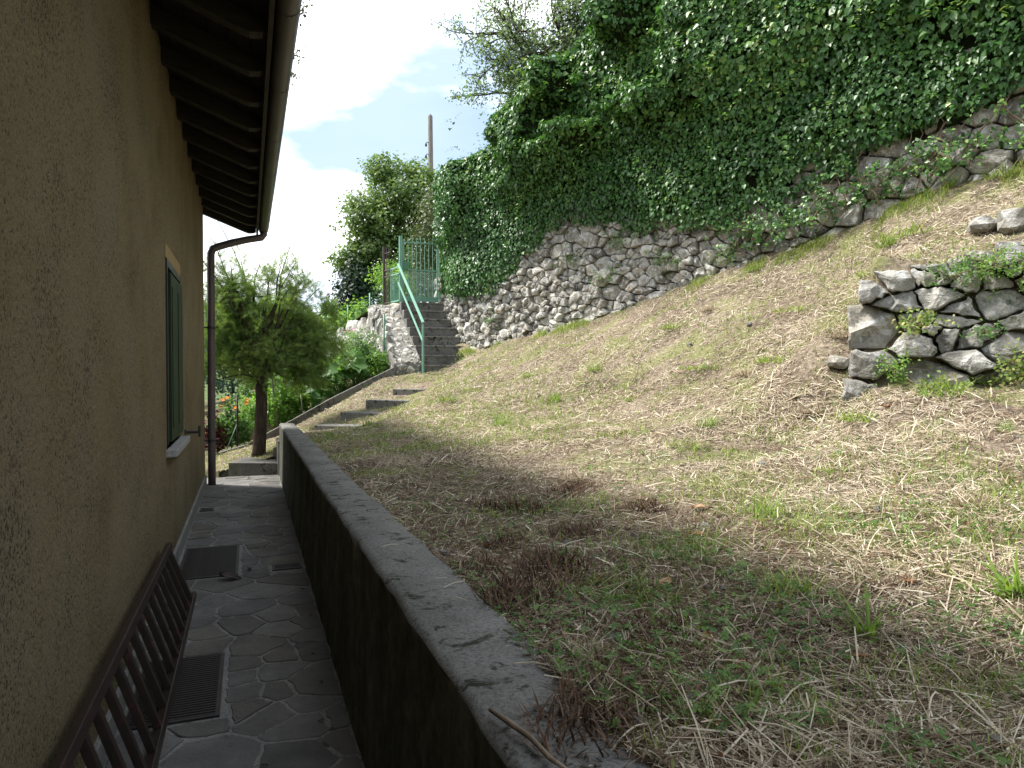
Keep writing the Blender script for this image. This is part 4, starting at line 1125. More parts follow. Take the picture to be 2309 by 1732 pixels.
# broad tree behind the gate
TX, TZ = .5, -.25
plant('broadleaf_tree', 'broad green tree with a rounded open crown rising behind the green gate', 'tree', (4.4 + TX, 22.3, 2.4), (4.35 + TX, 22.2, 4.6), .17,
      [((c[0] + TX, c[1], c[2] + TZ), r, w) for c, r, w in (((4.0, 22.0, 7.3), (1.25, 1.2, .80), 1.3), ((3.0, 21.8, 6.5), (.95, 1.0, .85), 1.1), ((4.9, 22.3, 7.3), (.85, 1, .8), .8), ((3.1, 21.8, 5.6), (1.05, 1.0, .65), .9), ((2.5, 21.8, 5.25), (.6, .7, .40), .45), ((4.2, 22.0, 6.3), (1.1, 1, .8), .8), ((3.5, 21.9, 8.0), (.6, .6, .45), .4), ((4.5, 22.2, 8.1), (.65, .6, .4), .4))],
      300, 62, .12, 'oak_leaf', 101, .15, .55, 30, rad_pow=.4, n_side=2)
# darker evergreen under it
plant('evergreen_tree', 'dark evergreen bush standing under the broad tree left of the gate', 'tree', (2.9, 21.0, 2.0), (2.9, 21.0, 2.8), .1,
      [((3.0, 21.2, 4.2), (.55, .6, .9), 1), ((2.75, 21.0, 3.3), (.6, .6, .7), 1), ((3.5, 21.6, 4.3), (.5, .5, .8), .6)], 230, 24, .12, 'dark_leaf', 102, .16, .4, 8)
# olive-toned shrub above the gate
plant('tall_shrub', 'tall olive green shrub crowding above the gate beside the ivy', 'shrub', (4.9, 18.6, 3.1), (4.85, 18.5, 4.0), .07,
      [((4.55, 18.2, 5.3), (.62, .6, .8), 1), ((4.95, 18.5, 5.9), (.6, .6, .7), 1), ((4.3, 18.0, 4.5), (.5, .5, .7), .8), ((5.2, 18.3, 4.8), (.6, .5, 1.0), .9), ((5.2, 18.5, 6.4), (.4, .4, .35), .3)], 420, 24, .075, 'olive_leaf', 103, .13, .4, 14)
# pale undergrowth seen through the gate
plant('pale_shrub', 'pale yellow green shrub seen through the gate bars', 'shrub', (3.75, 18.3, 3.1), (3.75, 18.3, 3.4), .04,
      [((3.7, 18.3, 3.75), (.38, .4, .55), 1), ((3.45, 18.8, 4.1), (.4, .4, .4), .6)], 110, 22, .08, 'fresh_leaf', 104, .1, .5, 8)
plant('tall_shrub', 'dense dark shrub closing the view behind the gate', 'shrub', (4.6, 20.4, 3.2), (4.6, 20.4, 3.8), .06,
      [((4.5, 20.3, 4.2), (.9, .5, .9), 1), ((5.3, 20.3, 4.6), (.8, .5, 1.2), 1), ((3.9, 20.6, 3.7), (.5, .5, .6), .6)], 260, 24, .11, 'mid_leaf', 105, .15, .4, 10)
# shrubs on the far side of the garden
for i, (x, y, zc, rx, rz, mat, lab) in enumerate((
    (2.05, 21.0, 2.9, .75, .6, 'mid_leaf', 'bushy green shrub behind the wire fence next to the stairs'),
    (1.35, 21.6, 2.45, .7, .5, 'fresh_leaf', 'bright green low shrub behind the far wire fence'),
    (2.75, 19.3, 2.95, .5, .5, 'fresh_leaf', 'light green shrub pressing against the brown fence panel'),
    (.85, 24.5, 3.3, .8, .9, 'fresh_leaf', 'yellow green young tree right behind the juniper'),
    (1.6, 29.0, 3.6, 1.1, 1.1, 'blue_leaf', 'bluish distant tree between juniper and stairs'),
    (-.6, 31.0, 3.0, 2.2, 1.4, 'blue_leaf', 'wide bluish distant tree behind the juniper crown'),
    (-3.2, 27.0, 2.2, 1.6, 1.4, 'mid_leaf', 'green shrub at the bottom of the garden behind the house corner'))):
    g0 = max(-.5, float(garden_z(x, y)))
    plant('garden_shrub', lab, 'shrub', (x, y, g0), (x, y, g0 + (zc - g0) * .45), .05,
          [((x, y, zc), (rx, rx, rz), 1), ((x - rx * .5, y + .2, zc - rz * .5), (rx * .8, rx * .8, rz * .8), .8), ((x + rx * .5, y, zc - rz * .4), (rx * .7, rx * .7, rz * .9), .8), ((x, y, (zc + g0) / 2), (rx * .9, rx * .8, max(.3, (zc - g0) / 2)), .9)],
          int(170 * max(1, rx)), 24, .10 if y < 24 else .15, mat, 120 + i, .15, .5, 8)
# the small tree leaning out above the ivy: bare reaching limbs with thin foliage
def sparse_tree():
    rng = np.random.RandomState(61)
    base = Vector((7.15, 14.55, 6.75)); t = thing('leaning_tree', 'small thinly leafed tree reaching out over the top of the ivy', 'tree', base)
    mb = MB(); tips = []
    def grow(p, d, L, r, lev):
        pts = [p]; q_ = p.copy(); dd_ = d.normalized(); nseg = 6
        for k in range(nseg):
            dd_ = (dd_ + Vector(rng.normal(size=3)) * .16 + Vector((0, 0, -.02 * lev))).normalized(); q_ = q_ + dd_ * L / nseg; pts.append(q_.copy())
        mb.tube(pts, list(np.linspace(r, r * .45, nseg + 1)), 6 if lev < 2 else 4)
        if lev >= 2: tips.extend([pts[i] for i in range(2, nseg + 1)])
        if lev < 3:
            for k in range(2, nseg + 1):
                for _ in range(2 if lev > 0 else 1):
                    if rng.rand() < .85:
                        nd = (dd_ + Vector(rng.normal(size=3)) * .75).normalized()
                        grow(pts[k], nd, L * rng.uniform(.38, .6), r * .45, lev + 1)
    cl = Vector((-.93, .35, 0))
    for d, L, r in ((Vector((-.95, .2, .55)), 1.9, .045), (Vector((-.8, .3, .95)), 2.2, .05), (Vector((-1.0, .2, .12)), 1.9, .045), (Vector((-.5, .3, 1.25)), 2.3, .055), (Vector((-1, .2, -.12)), 1.35, .03), (Vector((-.1, .2, 1.2)), 2.0, .05)):
        grow(base + Vector((0, 0, 1.1)) + d.normalized() * .1, d, L, r, 1)
    mb.tube([base, base + Vector((-.03, 0, .5)), base + Vector((0, 0, 1.2))], [.14, .11, .09], 9)
    local(mb.build('trunk', M['bark'], smooth=True), t)
    tp = np.array([tuple(p) for p in tips]); per = 5
    P = np.repeat(tp, per, 0) + rng.normal(size=(len(tp) * per, 3)) * .075
    N = unit(rng.normal(size=P.shape) + np.array([0, 0, .5])); X, Y, Z = frames(N, rng)
    V, F, r = instance(T_KITE, F_KITE, P, X, Y, Z, rng.uniform(.045, .085, len(P)), rng.rand(len(P)))
    local(obj('crown', big_mesh('crown', V, F, {'rnd': r}), M['tree_leaf_sparse']), t)
sparse_tree()
plant('hilltop_tree', 'dark dense tree top above the ivy behind the leaning tree', 'tree', (8.2, 15.6, 6.6), (8.2, 15.6, 8.0), .14,
      [((8.1, 15.4, 9.6), (1.3, 1.2, 1.2), 1), ((7.2, 15.3, 9.3), (.8, .8, .7), .6), ((9.3, 14.6, 9.6), (1.3, 1.2, 1.2), 1)], 330, 24, .12, 'dark_leaf', 133, .2, .5, 12)

# juniper
def juniper():
    rng = np.random.RandomState(71)
    base = Vector((.16, 12.42, .16)); t = thing('juniper_tree', 'feathery green juniper tree with a dark single trunk at the end of the path', 'tree', base)
    fork = Vector((.20, 12.45, 1.38))
    blobs = [((.30, 12.9, 2.30), (.9, .8, .60), 1.3), ((1.08, 12.8, 2.12), (.46, .5, .50), .9), ((-.35, 12.9, 2.35), (.65, .7, .66), .9), ((.05, 12.8, 2.9), (.62, .6, .42), .8), ((.72, 12.8, 2.75), (.42, .5, .42), .6), ((-.45, 12.8, 1.78), (.55, .6, .36), .6), ((.85, 12.7, 1.68), (.55, .5, .30), .65), ((.25, 12.5, 1.78), (.5, .4, .30), .5), ((1.2, 12.8, 2.55), (.25, .3, .25), .25)]
    # spires
    sp = [(.66, 12.8, 3.74), (-.12, 12.9, 3.70), (.20, 12.85, 3.52), (-.48, 12.8, 3.72), (1.12, 12.8, 3.15), (-.75, 12.7, 3.6), (.92, 12.8, 3.30), (.38, 12.8, 3.42), (1.38, 12.8, 2.75), (-.3, 12.6, 3.45), (.5, 12.6, 3.5), (1.5, 12.8, 2.45), (.8, 12.6, 3.5)]
    n = 2000
    w = np.array([b[2] for b in blobs]); w = w / w.sum(); bi = rng.choice(len(blobs), n, p=w)
    C = np.array([b[0] for b in blobs])[bi]; Rr = np.array([b[1] for b in blobs])[bi]
    TW = C + unit(rng.normal(size=(n, 3))) * Rr * (rng.rand(n, 1) ** .40 + .10 * rng.normal(size=(n, 1)))     # ends of twigs
    TW = TW[vnoise(TW[:, 0] + TW[:, 2] * .6, TW[:, 2] - TW[:, 1] * .8, .34, 12) > .42]; n = len(TW); C = np.tile(np.array([.3, 12.85, 2.1]), (n, 1)); Rr = np.tile(np.array([1.2, 1.0, 1.0]), (n, 1))
    TD = unit((TW - C) / Rr * .55 + np.array([0, 0, .30]) + rng.normal(size=(n, 3)) * .55)
    P = []; D = []
    for k in range(6):                                                           # sprays along every twig, tips arching over
        t_ = k / 5.0
        P.append(TW + TD * (t_ - .5) * .34 + np.array([0, 0, -.09]) * t_ ** 2 + rng.normal(size=TW.shape) * .02)
        D.append(unit(TD + rng.normal(size=TW.shape) * .55 + np.array([0, 0, -.55]) * t_))
    P = np.vstack(P); D = np.vstack(D)
    SP = []; SD = []
    for x, y, z in sp:
        k = 60; tt = rng.rand(k) ** .8; a = rng.uniform(0, 6.28, k); rr = (.02 + .24 * tt)
        SP.append(np.c_[x + np.cos(a) * rr * .6 + rng.normal(size=k) * .015, y + np.sin(a) * rr * .6, z - tt * .85]); SD.append(np.c_[np.cos(a) * .8, np.sin(a) * .8, np.full(k, .8) - .5 * tt])
    P = np.vstack([P] + SP); D = unit(np.vstack([D] + SD)); n = len(P)
    # one spray: axis with short needles on both sides
    Tv = [(-.012, 0, 0), (.012, 0, 0), (0, 1, 0)]; Tf = [(0, 1, 2)]
    for k in range(11):
        y0 = .06 + .085 * k; L = .34 * (1 - .065 * k); sgn = 1 if k % 2 else -1; zz_ = .12 * math.sin(k * 2.2)
        b = len(Tv); Tv += [(0, y0 - .030, 0), (0, y0 + .030, 0), (sgn * L, y0 + L * .75, zz_)]; Tf.append((b, b+1, b+2))
    Tv = np.array(Tv); Tf = np.array(Tf)
    up = rng.normal(size=D.shape) * .6 + np.array([0, 0, 1]); X = unit(np.cross(D, up)); Z = np.cross(X, D)
    S = rng.uniform(.12, .24, n); tone = np.clip(.5 * rng.rand(n) + .5 * vnoise(P[:, 0], P[:, 2], .4, 4), 0, 1)
    V, F, r = instance(Tv, Tf, P, X, D, Z, S, tone)
    X2 = Z; Z2 = -X; V2, F2, r2 = instance(Tv, Tf, P, X2, D, Z2, S * .8, tone)
    local(obj('crown', big_mesh('crown', np.vstack([V, V2]), np.vstack([F, F2 + len(V)]), {'rnd': np.r_[r, r2]}), M['juniper']), t)
    tg = [b[0] for b in blobs] + [tuple(P[i]) for i in rng.permutation(len(P))[:14]] + [(x, y, z - .1) for x, y, z in sp] + [(-1.0, 12.6, 1.66), (-.9, 12.5, 1.5), (-.6, 12.3, 1.42)]
    mb = limbs(base, fork, tg, .105, rng, 1, .36)
    local(mb.build('trunk', M['bark'], smooth=True), t)
juniper()

# ------------------------------------------------------------------ garden
kb = thing('garden_kerb', 'sloping concrete kerb between the grass and the vegetable garden', 'kerb', (1.3, 13.6, .8))
kp = [(2.66, 13.80, 1.66), (1.5, 13.68, 1.10), (.76, 13.58, .70), (.29, 13.5, .46), (-.05, 13.44, .28), (-.5, 13.38, .16)]
for a, b in zip(kp[:-1], kp[1:]):
    a, b = Vector(a), Vector(b); g_ = (b - a) * .004
    mb = MB(); vs = []
    for p in (a + g_, b - g_):
        vs += [(p.x, p.y - .04, p.z - .5), (p.x, p.y + .06, p.z - .5), (p.x, p.y + .06, p.z), (p.x, p.y - .04, p.z)]
    mb.add(vs, [(0, 1, 2, 3)[::-1], (4, 5, 6, 7), (0, 1, 5, 4), (1, 2, 6, 5), (2, 3, 7, 6), (3, 0, 4, 7)])
    local(mb.build('kerb_length', M['step_concrete'], bevel=.008), kb)
bd = thing('garden_board', 'brown plank edging behind the juniper trunk', 'edging', (-.2, 14.7, .2))
for a, b in (((-1.9, 15.55, .02), (-.64, 15.0, .3)), ((-.63, 15.0, .3), (.12, 14.62, .49)), ((.13, 14.61, .49), (.62, 14.35, .62))):
    a, b = Vector(a), Vector(b)
    local(MB().bar(a - Vector((0, 0, .12)), b - Vector((0, 0, .12)), .03, .24).build('plank', M['stem']), bd)
def tall_stake(x, y, z0, z1, lab, mat='iron', r=.016, lean=0):
    o = MB().tube([(0, 0, 0), (lean * .5, 0, (z1 - z0) * .5), (lean, 0, z1 - z0)], r, 8).build('garden_stake', M[mat], smooth=True); o.location = (x, y, z0)
    return tag(o, lab, 'stake')
tall_stake(-.19, 13.6, .05, 1.15, 'dark upright stake standing left of the juniper trunk')
tall_stake(-.42, 13.8, .05, .62, 'short thin leaning stick left of the juniper trunk', 'wire', .008, .22)
tall_stake(.55, 14.3, .35, 1.75, 'pale leaning bean pole among the plants behind the juniper', 'pole_wood', .018, -.17)
tall_stake(.42, 14.6, .35, 1.5, 'thin dark pole crossing behind the pale bean pole', 'iron', .012, -.2)
tall_stake(1.32, 14.3, .9, 1.55, 'short pale stick by the kerb under broad leaves', 'pole_wood', .012, -.06)
tall_stake(.98, 14.0, .6, 1.15, 'small pale stick leaning behind the kerb', 'pole_wood', .01, -.05)

T_BIG = np.array([(0, 0, 0), (-.34, -.14, .10), (-.56, .22, .14), (-.40, .56, .08), (-.20, .70, .06), (0, 1.0, -.10), (.20, .70, .06), (.40, .56, .08), (.56, .22, .14), (.34, -.14, .10), (0, .42, -.02)])
F_BIG = np.array([(10, i, i + 1) for i in range(0, 9)] + [(10, 9, 0)])
big_leaf = []
for rv in (.15, .4, .65, .9):
    me = big_mesh('leaf', T_BIG, F_BIG, {'rnd': np.full(len(T_BIG), rv)}, smooth=True); me.materials.append(M['mid_leaf']); big_leaf.append(me)
def broad_plant(x, y, h, w, n, seed, lab):
    rng = np.random.RandomState(seed); z0 = float(garden_z(x, y))
    t = thing('broadleaf_plant', lab, 'plant', (x, y, z0), 'broad leaved garden plants')
    stalks = MB()
    for k in range(n):
        a = rng.uniform(0, 6.28); rr = w * math.sqrt(rng.rand()); hh = h * rng.uniform(.45, 1.0)
        p = Vector((rr * math.cos(a), rr * math.sin(a), hh))
        stalks.tube([(p.x * .1, p.y * .1, 0), (p.x * .5, p.y * .5, hh * .6), tuple(p)], .008, 4)
        o = bpy.data.objects.new('leaf', big_leaf[rng.randint(4)]); COL.objects.link(o); o.parent = t
        N = Vector((math.cos(a) * .5, math.sin(a) * .5 - .35, 1)).normalized() + Vector(rng.normal(size=3)) * .28
        o.rotation_euler = N.to_track_quat('Z', 'Y').to_euler(); o.rotation_euler.rotate_axis('Z', rng.uniform(0, 6.28))
        s_ = rng.uniform(.16, .30); o.scale = (s_, s_, s_); o.location = p
    stalks.build('stalk', M['fresh_leaf'], t)
for i, (x, y, h, w, n) in enumerate(((1.55, 14.35, .75, .38, 26), (2.05, 14.5, .70, .36, 24), (1.85, 15.2, .85, .4, 24), (1.15, 14.2, .62, .35, 22), (2.4, 14.6, .5, .25, 14))):
    broad_plant(x, y, h, w, n, 300 + i, ['broad leaved squash plant above the middle of the sloping kerb', 'broad leaved squash plant nearest the stone cheek of the stairs', 'tall broad leaved plant under the white daisies', 'broad leaved plant spilling over the kerb beside the juniper crown', 'small broad leaved plant where the kerb meets the stair cheek'][i])
def bush(x, y, h, rx, mat, seed, lab, leaf=.06, clumps=90, petals=None, np_=0, group=None, name='garden_plant', psize=.05, pz=(.8, 1.05)):
    z0 = float(garden_z(x, y)); rng = np.random.RandomState(seed)
    t = plant(name, lab, 'plant', (x, y, z0), (x, y, z0 + h * .3), .012, [((x, y, z0 + h * .55), (rx, rx * .8, h * .5), 1), ((x + rx * .4, y, z0 + h * .4), (rx * .7, rx * .7, h * .42), .6)], clumps, 22, leaf, mat, seed, .06, .5, 10, group, 'stem', 'foliage', bark='fresh_leaf', n_side=0)
    for k in range(np_):
        a = rng.uniform(0, 6.28); rr = rx * math.sqrt(rng.rand()); hh = h * rng.uniform(*pz)
        mb = MB()
        for j in range(6):
            b = j * math.pi / 3; c_, s_ = math.cos(b), math.sin(b)
            mb.add([(0, 0, 0), (c_*psize*.5 - s_*psize*.28, s_*psize*.5 + c_*psize*.28, psize*.25), (c_*psize, s_*psize, psize*.12), (c_*psize*.5 + s_*psize*.28, s_*psize*.5 - c_*psize*.28, psize*.25)], [(0, 1, 2, 3)])
        mb.tube([(0, 0, 0), (-.01, .01, -hh * .4)], .004, 4)
        o = mb.build('flower', M[petals], t); o.location = (rr * math.cos(a), rr * math.sin(a), hh); o.rotation_euler = (rng.uniform(.3, 1.1), rng.uniform(-.4, .4), 0)
bush(-.30, 14.2, .95, .30, 'mid_leaf', 400, 'orange flowering lily clump left of the juniper trunk', .08, 60, 'orange', 6, psize=.05)
bush(-.62, 14.2, .75, .25, 'maroon', 401, 'dark maroon leaved plant by the house corner', .07, 40)
bush(.62, 14.5, 1.0, .42, 'fresh_leaf', 402, 'bright green bushy vegetable plant right behind the juniper trunk', .07, 130, 'orange', 3)
bush(.95, 15.0, 1.15, .40, 'mid_leaf', 403, 'green bean plant climbing behind the bright vegetables', .07, 120, 'orange', 3)
bush(.15, 15.2, .8, .5, 'fresh_leaf', 404, 'low light green plant behind the plank edging', .06, 120)
bush(-.45, 15.6, .55, .45, 'fresh_leaf', 405, 'yellow green ground plant in the sunny garden behind the stake', .06, 110)
bush(-.9, 15.9, .5, .4, 'fresh_leaf', 406, 'sunlit low plant beside the house corner at the garden end', .06, 90)
bush(1.75, 15.7, 1.15, .42, 'mid_leaf', 407, 'white daisy bush in full bloom above the broad leaves', .05, 90, 'white_petal', 46, psize=.035, pz=(.85, 1.15))
bush(2.25, 14.75, 1.05, .36, 'mid_leaf', 408, 'feathery green bush beside the stair cheek with small white flowers', .05, 120, 'white_petal', 12, psize=.02)
bush(.35, 16.8, 1.2, .6, 'mid_leaf', 409, 'dark green bean row behind the juniper', .08, 150)
bush(1.3, 17.0, 1.1, .5, 'fresh_leaf', 410, 'light green bush below the rocky garden wall', .07, 120)

bush(2.15, 15.6, 1.15, .40, 'fresh_leaf', 411, 'leafy light green bush in front of the rocky garden wall', .06, 130)
bush(1.45, 16.1, 1.2, .42, 'mid_leaf', 412, 'bushy green plant between the daisies and the juniper', .06, 130)
bush(2.45, 14.35, .55, .2, 'fresh_leaf', 413, 'little leafy plant at the foot of the stair cheek', .05, 50)
# rocky garden wall left of the stairs, flowers on its rim
gw = thing('garden_wall', 'low pale rock wall behind the garden left of the stairs', 'wall', (2.2, 17.5, 1.2))
GA, GB = np.array([2.60, 16.2]), np.array([1.25, 20.6]); gd = (GB - GA) / np.linalg.norm(GB - GA); gn = np.array([gd[1], -gd[0]])
if gn @ (np.array([0, 14.]) - GA) < 0: gn = -gn
def gw3(a, b, o): return np.c_[GA + gd * np.asarray(a)[:, None] + gn * (np.asarray(o) - (np.asarray(b) - 1.2) * .25)[:, None], b]
def gw_top(s_): return 2.78 - s_ * .17
V = []
for s_ in np.linspace(0, 4.6, 20):
    for zz_, of in ((.3, -.06), (gw_top(s_) * .5 + .5, -.06), (gw_top(s_) - .03, -.06), (gw_top(s_) + .02, -.9)): V.append(gw3([s_], np.array([zz_]), [of])[0])
I = np.arange(len(V)).reshape(20, 4); q = np.stack([I[:-1, :-1], I[1:, :-1], I[1:, 1:], I[:-1, 1:]], -1).reshape(-1, 4)
local(obj('wall_core', big_mesh('garden_wall_core', np.array(V), q), M['pier_mortar']), gw)
masonry(gw, gw3, ((0, 4.5), (1.3, 2.9)), lambda p: .30, lambda p: p[1] < gw_top(p[0]) - .02, None, M['wall_stone'], 52, 1.3, .008, .12, .02, 300, 9, (0, .04), 1200)
def rim_flowers(s0, seed, lab):
    rng = np.random.RandomState(seed); p = gw3([s0], np.array([gw_top(s0)]), [.0])[0]
    P = p + rng.normal(size=(160, 3)) * np.array([.14, .2, .05]); N = unit(rng.normal(size=P.shape) * .5 + np.array([0, -.3, 1])); X, Y, Z = frames(N, rng)
    V, F, r = instance(T_KITE, F_KITE, P, X, Y, Z, rng.uniform(.03, .05, 160), rng.rand(160))
    t = thing('rock_plant', lab, 'plant', tuple(p), 'pink cushion plants on the garden wall')
    local(obj('foliage', big_mesh('foliage', V, F, {'rnd': r}), M['mid_leaf']), t)
    for k in range(26):
        mb = MB()
        for j in range(5):
            b = j * 1.2566; c_, s_ = math.cos(b), math.sin(b); ps = .028
            mb.add([(0, 0, 0), (c_*ps*.5 - s_*ps*.4, s_*ps*.5 + c_*ps*.4, .004), (c_*ps, s_*ps, 0), (c_*ps*.5 + s_*ps*.4, s_*ps*.5 - c_*ps*.4, .004)], [(0, 1, 2, 3)])
        o = mb.build('flower', M['pink'], None); o.location = tuple(p + rng.normal(size=3) * np.array([.15, .2, .03]) + np.array([0, 0, .06])); o.rotation_euler = (.6, rng.uniform(-.5, .5), 0); local(o, t)
rim_flowers(1.55, 1, 'pink flowering cushion plant higher up the rim of the garden wall')
rim_flowers(3.2, 2, 'pink flowering cushion plant lower down the rim near the juniper')

# far wire fence
wf = thing('wire_fence', 'thin green wire mesh fence above the rocky garden wall', 'fence', (2.0, 19.5, 2.5))
fpts = [gw3([s_], np.array([gw_top(s_)]), [-.5])[0] for s_ in (.5, 1.7, 2.9, 4.1)]
for p in fpts:
    local(MB().tube([(p[0], p[1], p[2] - .4), (p[0], p[1], p[2] + 1.05)], .022, 8).build('post', M['green_shaded'], smooth=True), wf)
mb = MB()
for a, b in zip(fpts[:-1], fpts[1:]):
    for k in range(8): mb.tube([(a[0], a[1], a[2] + .08 + k * .13), (b[0], b[1], b[2] + .08 + k * .13)], .003, 3, False)
    for k in range(9):
        c = a + (b - a) * k / 9; mb.tube([(c[0], c[1], c[2] + .05), (c[0], c[1], c[2] + 1.0)], .0025, 3, False)
local(mb.build('wire_mesh', M['green_shaded'], kind='stuff'), wf)

# ------------------------------------------------------------------ gate, handrail, fence panel
gt = thing('garden_gate', 'pale green iron gate with vertical bars and mesh at the top of the stairs', 'gate', (3.7, 16.2, 3.14))
GY_ = 16.2
def gpart(mb, name, mat='green_paint', kind=None): return local(mb.build(name, M[mat], kind=kind), gt)
gpart(MB().box((3.26, GY_ - .035, 2.78), (3.33, GY_ + .035, 4.68)), 'gate_post')
gpart(MB().box((4.20, GY_ - .03, 2.95), (4.26, GY_ + .03, 4.68)), 'gate_post')
lf = MB().box((3.345, GY_ - .02, 3.19), (3.375, GY_ + .02, 4.60)); gpart(lf, 'gate_stile')
gpart(MB().box((4.145, GY_ - .02, 3.19), (4.185, GY_ + .02, 4.69)), 'gate_stile')
gpart(MB().box((3.376, GY_ - .015, 4.53), (4.144, GY_ + .015, 4.56)), 'gate_rail')
gpart(MB().box((3.376, GY_ - .015, 3.90), (4.144, GY_ + .015, 3.93)), 'gate_rail')
gpart(MB().box((3.376, GY_ - .012, 3.19), (4.144, GY_ + .012, 3.305)), 'kick_plate')
bme = MB().tube([(0, 0, 0), (0, 0, 1.36)], .008, 6, False).mesh('gate_bar'); bme.materials.append(M['green_paint'])
for k in range(7):
    o = obj('gate_bar', bme); o.location = (3.376 + (k + 1) * .768 / 8, GY_, 3.30); local(o, gt)
gpart(MB().box((3.34, GY_ - .05, 3.92), (3.46, GY_ - .02, 4.10)), 'lock_box', 'green_shaded')
mb = MB()
x0, x1, z0, z1 = 3.376, 4.144, 3.305, 3.90
for k in range(-16, 20):
    for sg in (1, -1):
        pts = []
        for tt in np.linspace(0, 1, 2):
            z_ = z0 + tt * (z1 - z0); x_ = x0 + k * .05 + (sg * (z_ - z0) if sg > 0 else (z1 - z0) - (z_ - z0))
            pts.append((x_, z_))
        (xa, za), (xb, zb) = pts
        if xa > xb: xa, za, xb, zb = xb, zb, xa, za
        if xb <= x0 or xa >= x1: continue
        if xa < x0: za += (zb - za) * (x0 - xa) / (xb - xa); xa = x0
        if xb > x1: zb = za + (zb - za) * (x1 - xa) / (xb - xa); xb = x1
        mb.tube([(xa, GY_ + .004, za), (xb, GY_ + .004, zb)], .0022, 3, False)
gpart(mb, 'wire_mesh', 'green_shaded', 'stuff')

hr = thing('handrail', 'pale green two bar handrail on the open side of the stairs', 'handrail', (3.24, 14.7, 1.5))
def hpart(mb, name): return local(mb.build(name, M['green_paint'], bevel=.004), hr)
hpart(MB().bar((3.22, 16.12, 4.02), (3.22, 13.66, 2.53), .044, .042), 'top_bar')
hpart(MB().bar((3.22, 16.12, 3.60), (3.22, 13.70, 2.17), .032, .03), 'lower_bar')
hpart(MB().box((3.20, 13.66, 1.46), (3.24, 13.70, 2.50)), 'post')

fp = thing('fence_panel', 'short barred fence panel half green and half brown beside the gate post', 'fence', (3.15, 16.5, 3.1))
FA, FB = Vector((3.26, 16.18, 0)), Vector((3.06, 17.02, 0))
def fpt(k, z): p = FA.lerp(FB, k); return (p.x, p.y, z)
def fpart(mb, name, mat): return local(mb.build(name, M[mat]), fp)
fpart(MB().bar(fpt(1, 2.4), fpt(1, 4.55), .055, .055), 'post', 'brown_rail')
fpart(MB().bar(fpt(.52, 2.3), fpt(.52, 4.0), .03, .03), 'post', 'green_paint')
for z_ in (3.97, 3.82, 3.20):
    fpart(MB().bar(fpt(.0, z_), fpt(.5, z_), .03, .028), 'rail', 'green_paint')
    fpart(MB().bar(fpt(.505, z_), fpt(1, z_), .03, .028), 'rail', 'brown_rail')
for k in np.arange(.06, .99, .075):
    fpart(MB().bar(fpt(k, 3.2), fpt(k, 3.82 if k < .5 else 3.97), .012, .012), 'bar', 'green_paint' if k < .5 else 'brown_rail')
for k in (.66, .82): fpart(MB().bar(fpt(k, 3.9), fpt(k, 4.5), .018, .018), 'bar', 'brown_rail')
fpart(MB().bar(fpt(.55, 4.38), fpt(1, 4.38), .02, .02), 'rail', 'brown_rail')
tall_stake(2.62, 14.6, 1.3, 2.75, 'thin dark green post against the left side of the stair cheek', 'green_shaded', .018)

cf = thing('chain_link_fence', 'small patch of chain link fence between the gate post and the ivy', 'fence', (4.6, 16.3, 3.2))
local(MB().box((4.36, 16.24, 3.0), (4.39, 16.27, 4.66)).build('post', M['green_shaded']), cf)
local(MB().bar((4.26, 16.22, 4.50), (4.37, 16.25, 4.50), .02, .02).build('rail', M['green_shaded']), cf)
local(MB().bar((4.39, 16.25, 4.35), (4.50, 16.1, 3.9), .025, .012).build('brace', M['stem']), cf)
mb = MB()
for k in range(-18, 26):
    for sg in (1, -1):
        za, zb = 3.7, 4.62; xa = 4.40 + k * .055; xb = xa + sg * (zb - za)
        n_ = 12; pr = None
        for j in range(n_ + 1):
            x_ = xa + (xb - xa) * j / n_; z_ = za + (zb - za) * j / n_
            c = (x_, 16.22 + .02 * math.sin(j), z_) if 4.40 <= x_ <= 5.0 else None
            if c and pr: mb.tube([pr, c], .0028, 3, False)
            pr = c
local(mb.build('wire_mesh', M['wire'], kind='stuff'), cf)

# ------------------------------------------------------------------ utility pole with wires
up_ = thing('utility_pole', 'grey wooden utility pole rising behind the broad tree', 'pole', (7.45, 30.0, 3.0))
local(MB().tube([(7.45, 30, 1), (7.43, 30, 8), (7.40, 30, 12.5), (7.40, 30, 12.62)], [.14, .12, .10, .02], 12).build('shaft', M['pole_wood'], smooth=True), up_)
local(MB().tube([(7.51, 29.88, 4.0), (7.50, 29.88, 9.9)], .03, 8).build('cable_conduit', M['sill'], smooth=True), up_)
for z_ in (10.9, 11.4):
    c = MB(); c.tube([(7.40, 30, z_), (7.22, 29.95, z_ - .04), (7.20, 29.95, z_ - .12)], .016, 6); c.tube([(7.20, 29.95, z_ - .22), (7.20, 29.95, z_ - .16), (7.20, 29.95, z_ - .08)], [.03, .05, .03], 8)
    local(c.build('insulator', M['iron']), up_)
pts = []
for k in range(25):
    t_ = k / 24; pts.append((7.20 - 14 * t_, 29.95 + 30 * t_, 10.75 - 6.0 * t_ - 3.0 * t_ * (1 - t_)))
local(MB().tube(pts, .010, 4, False).build('wire', M['iron']), up_)

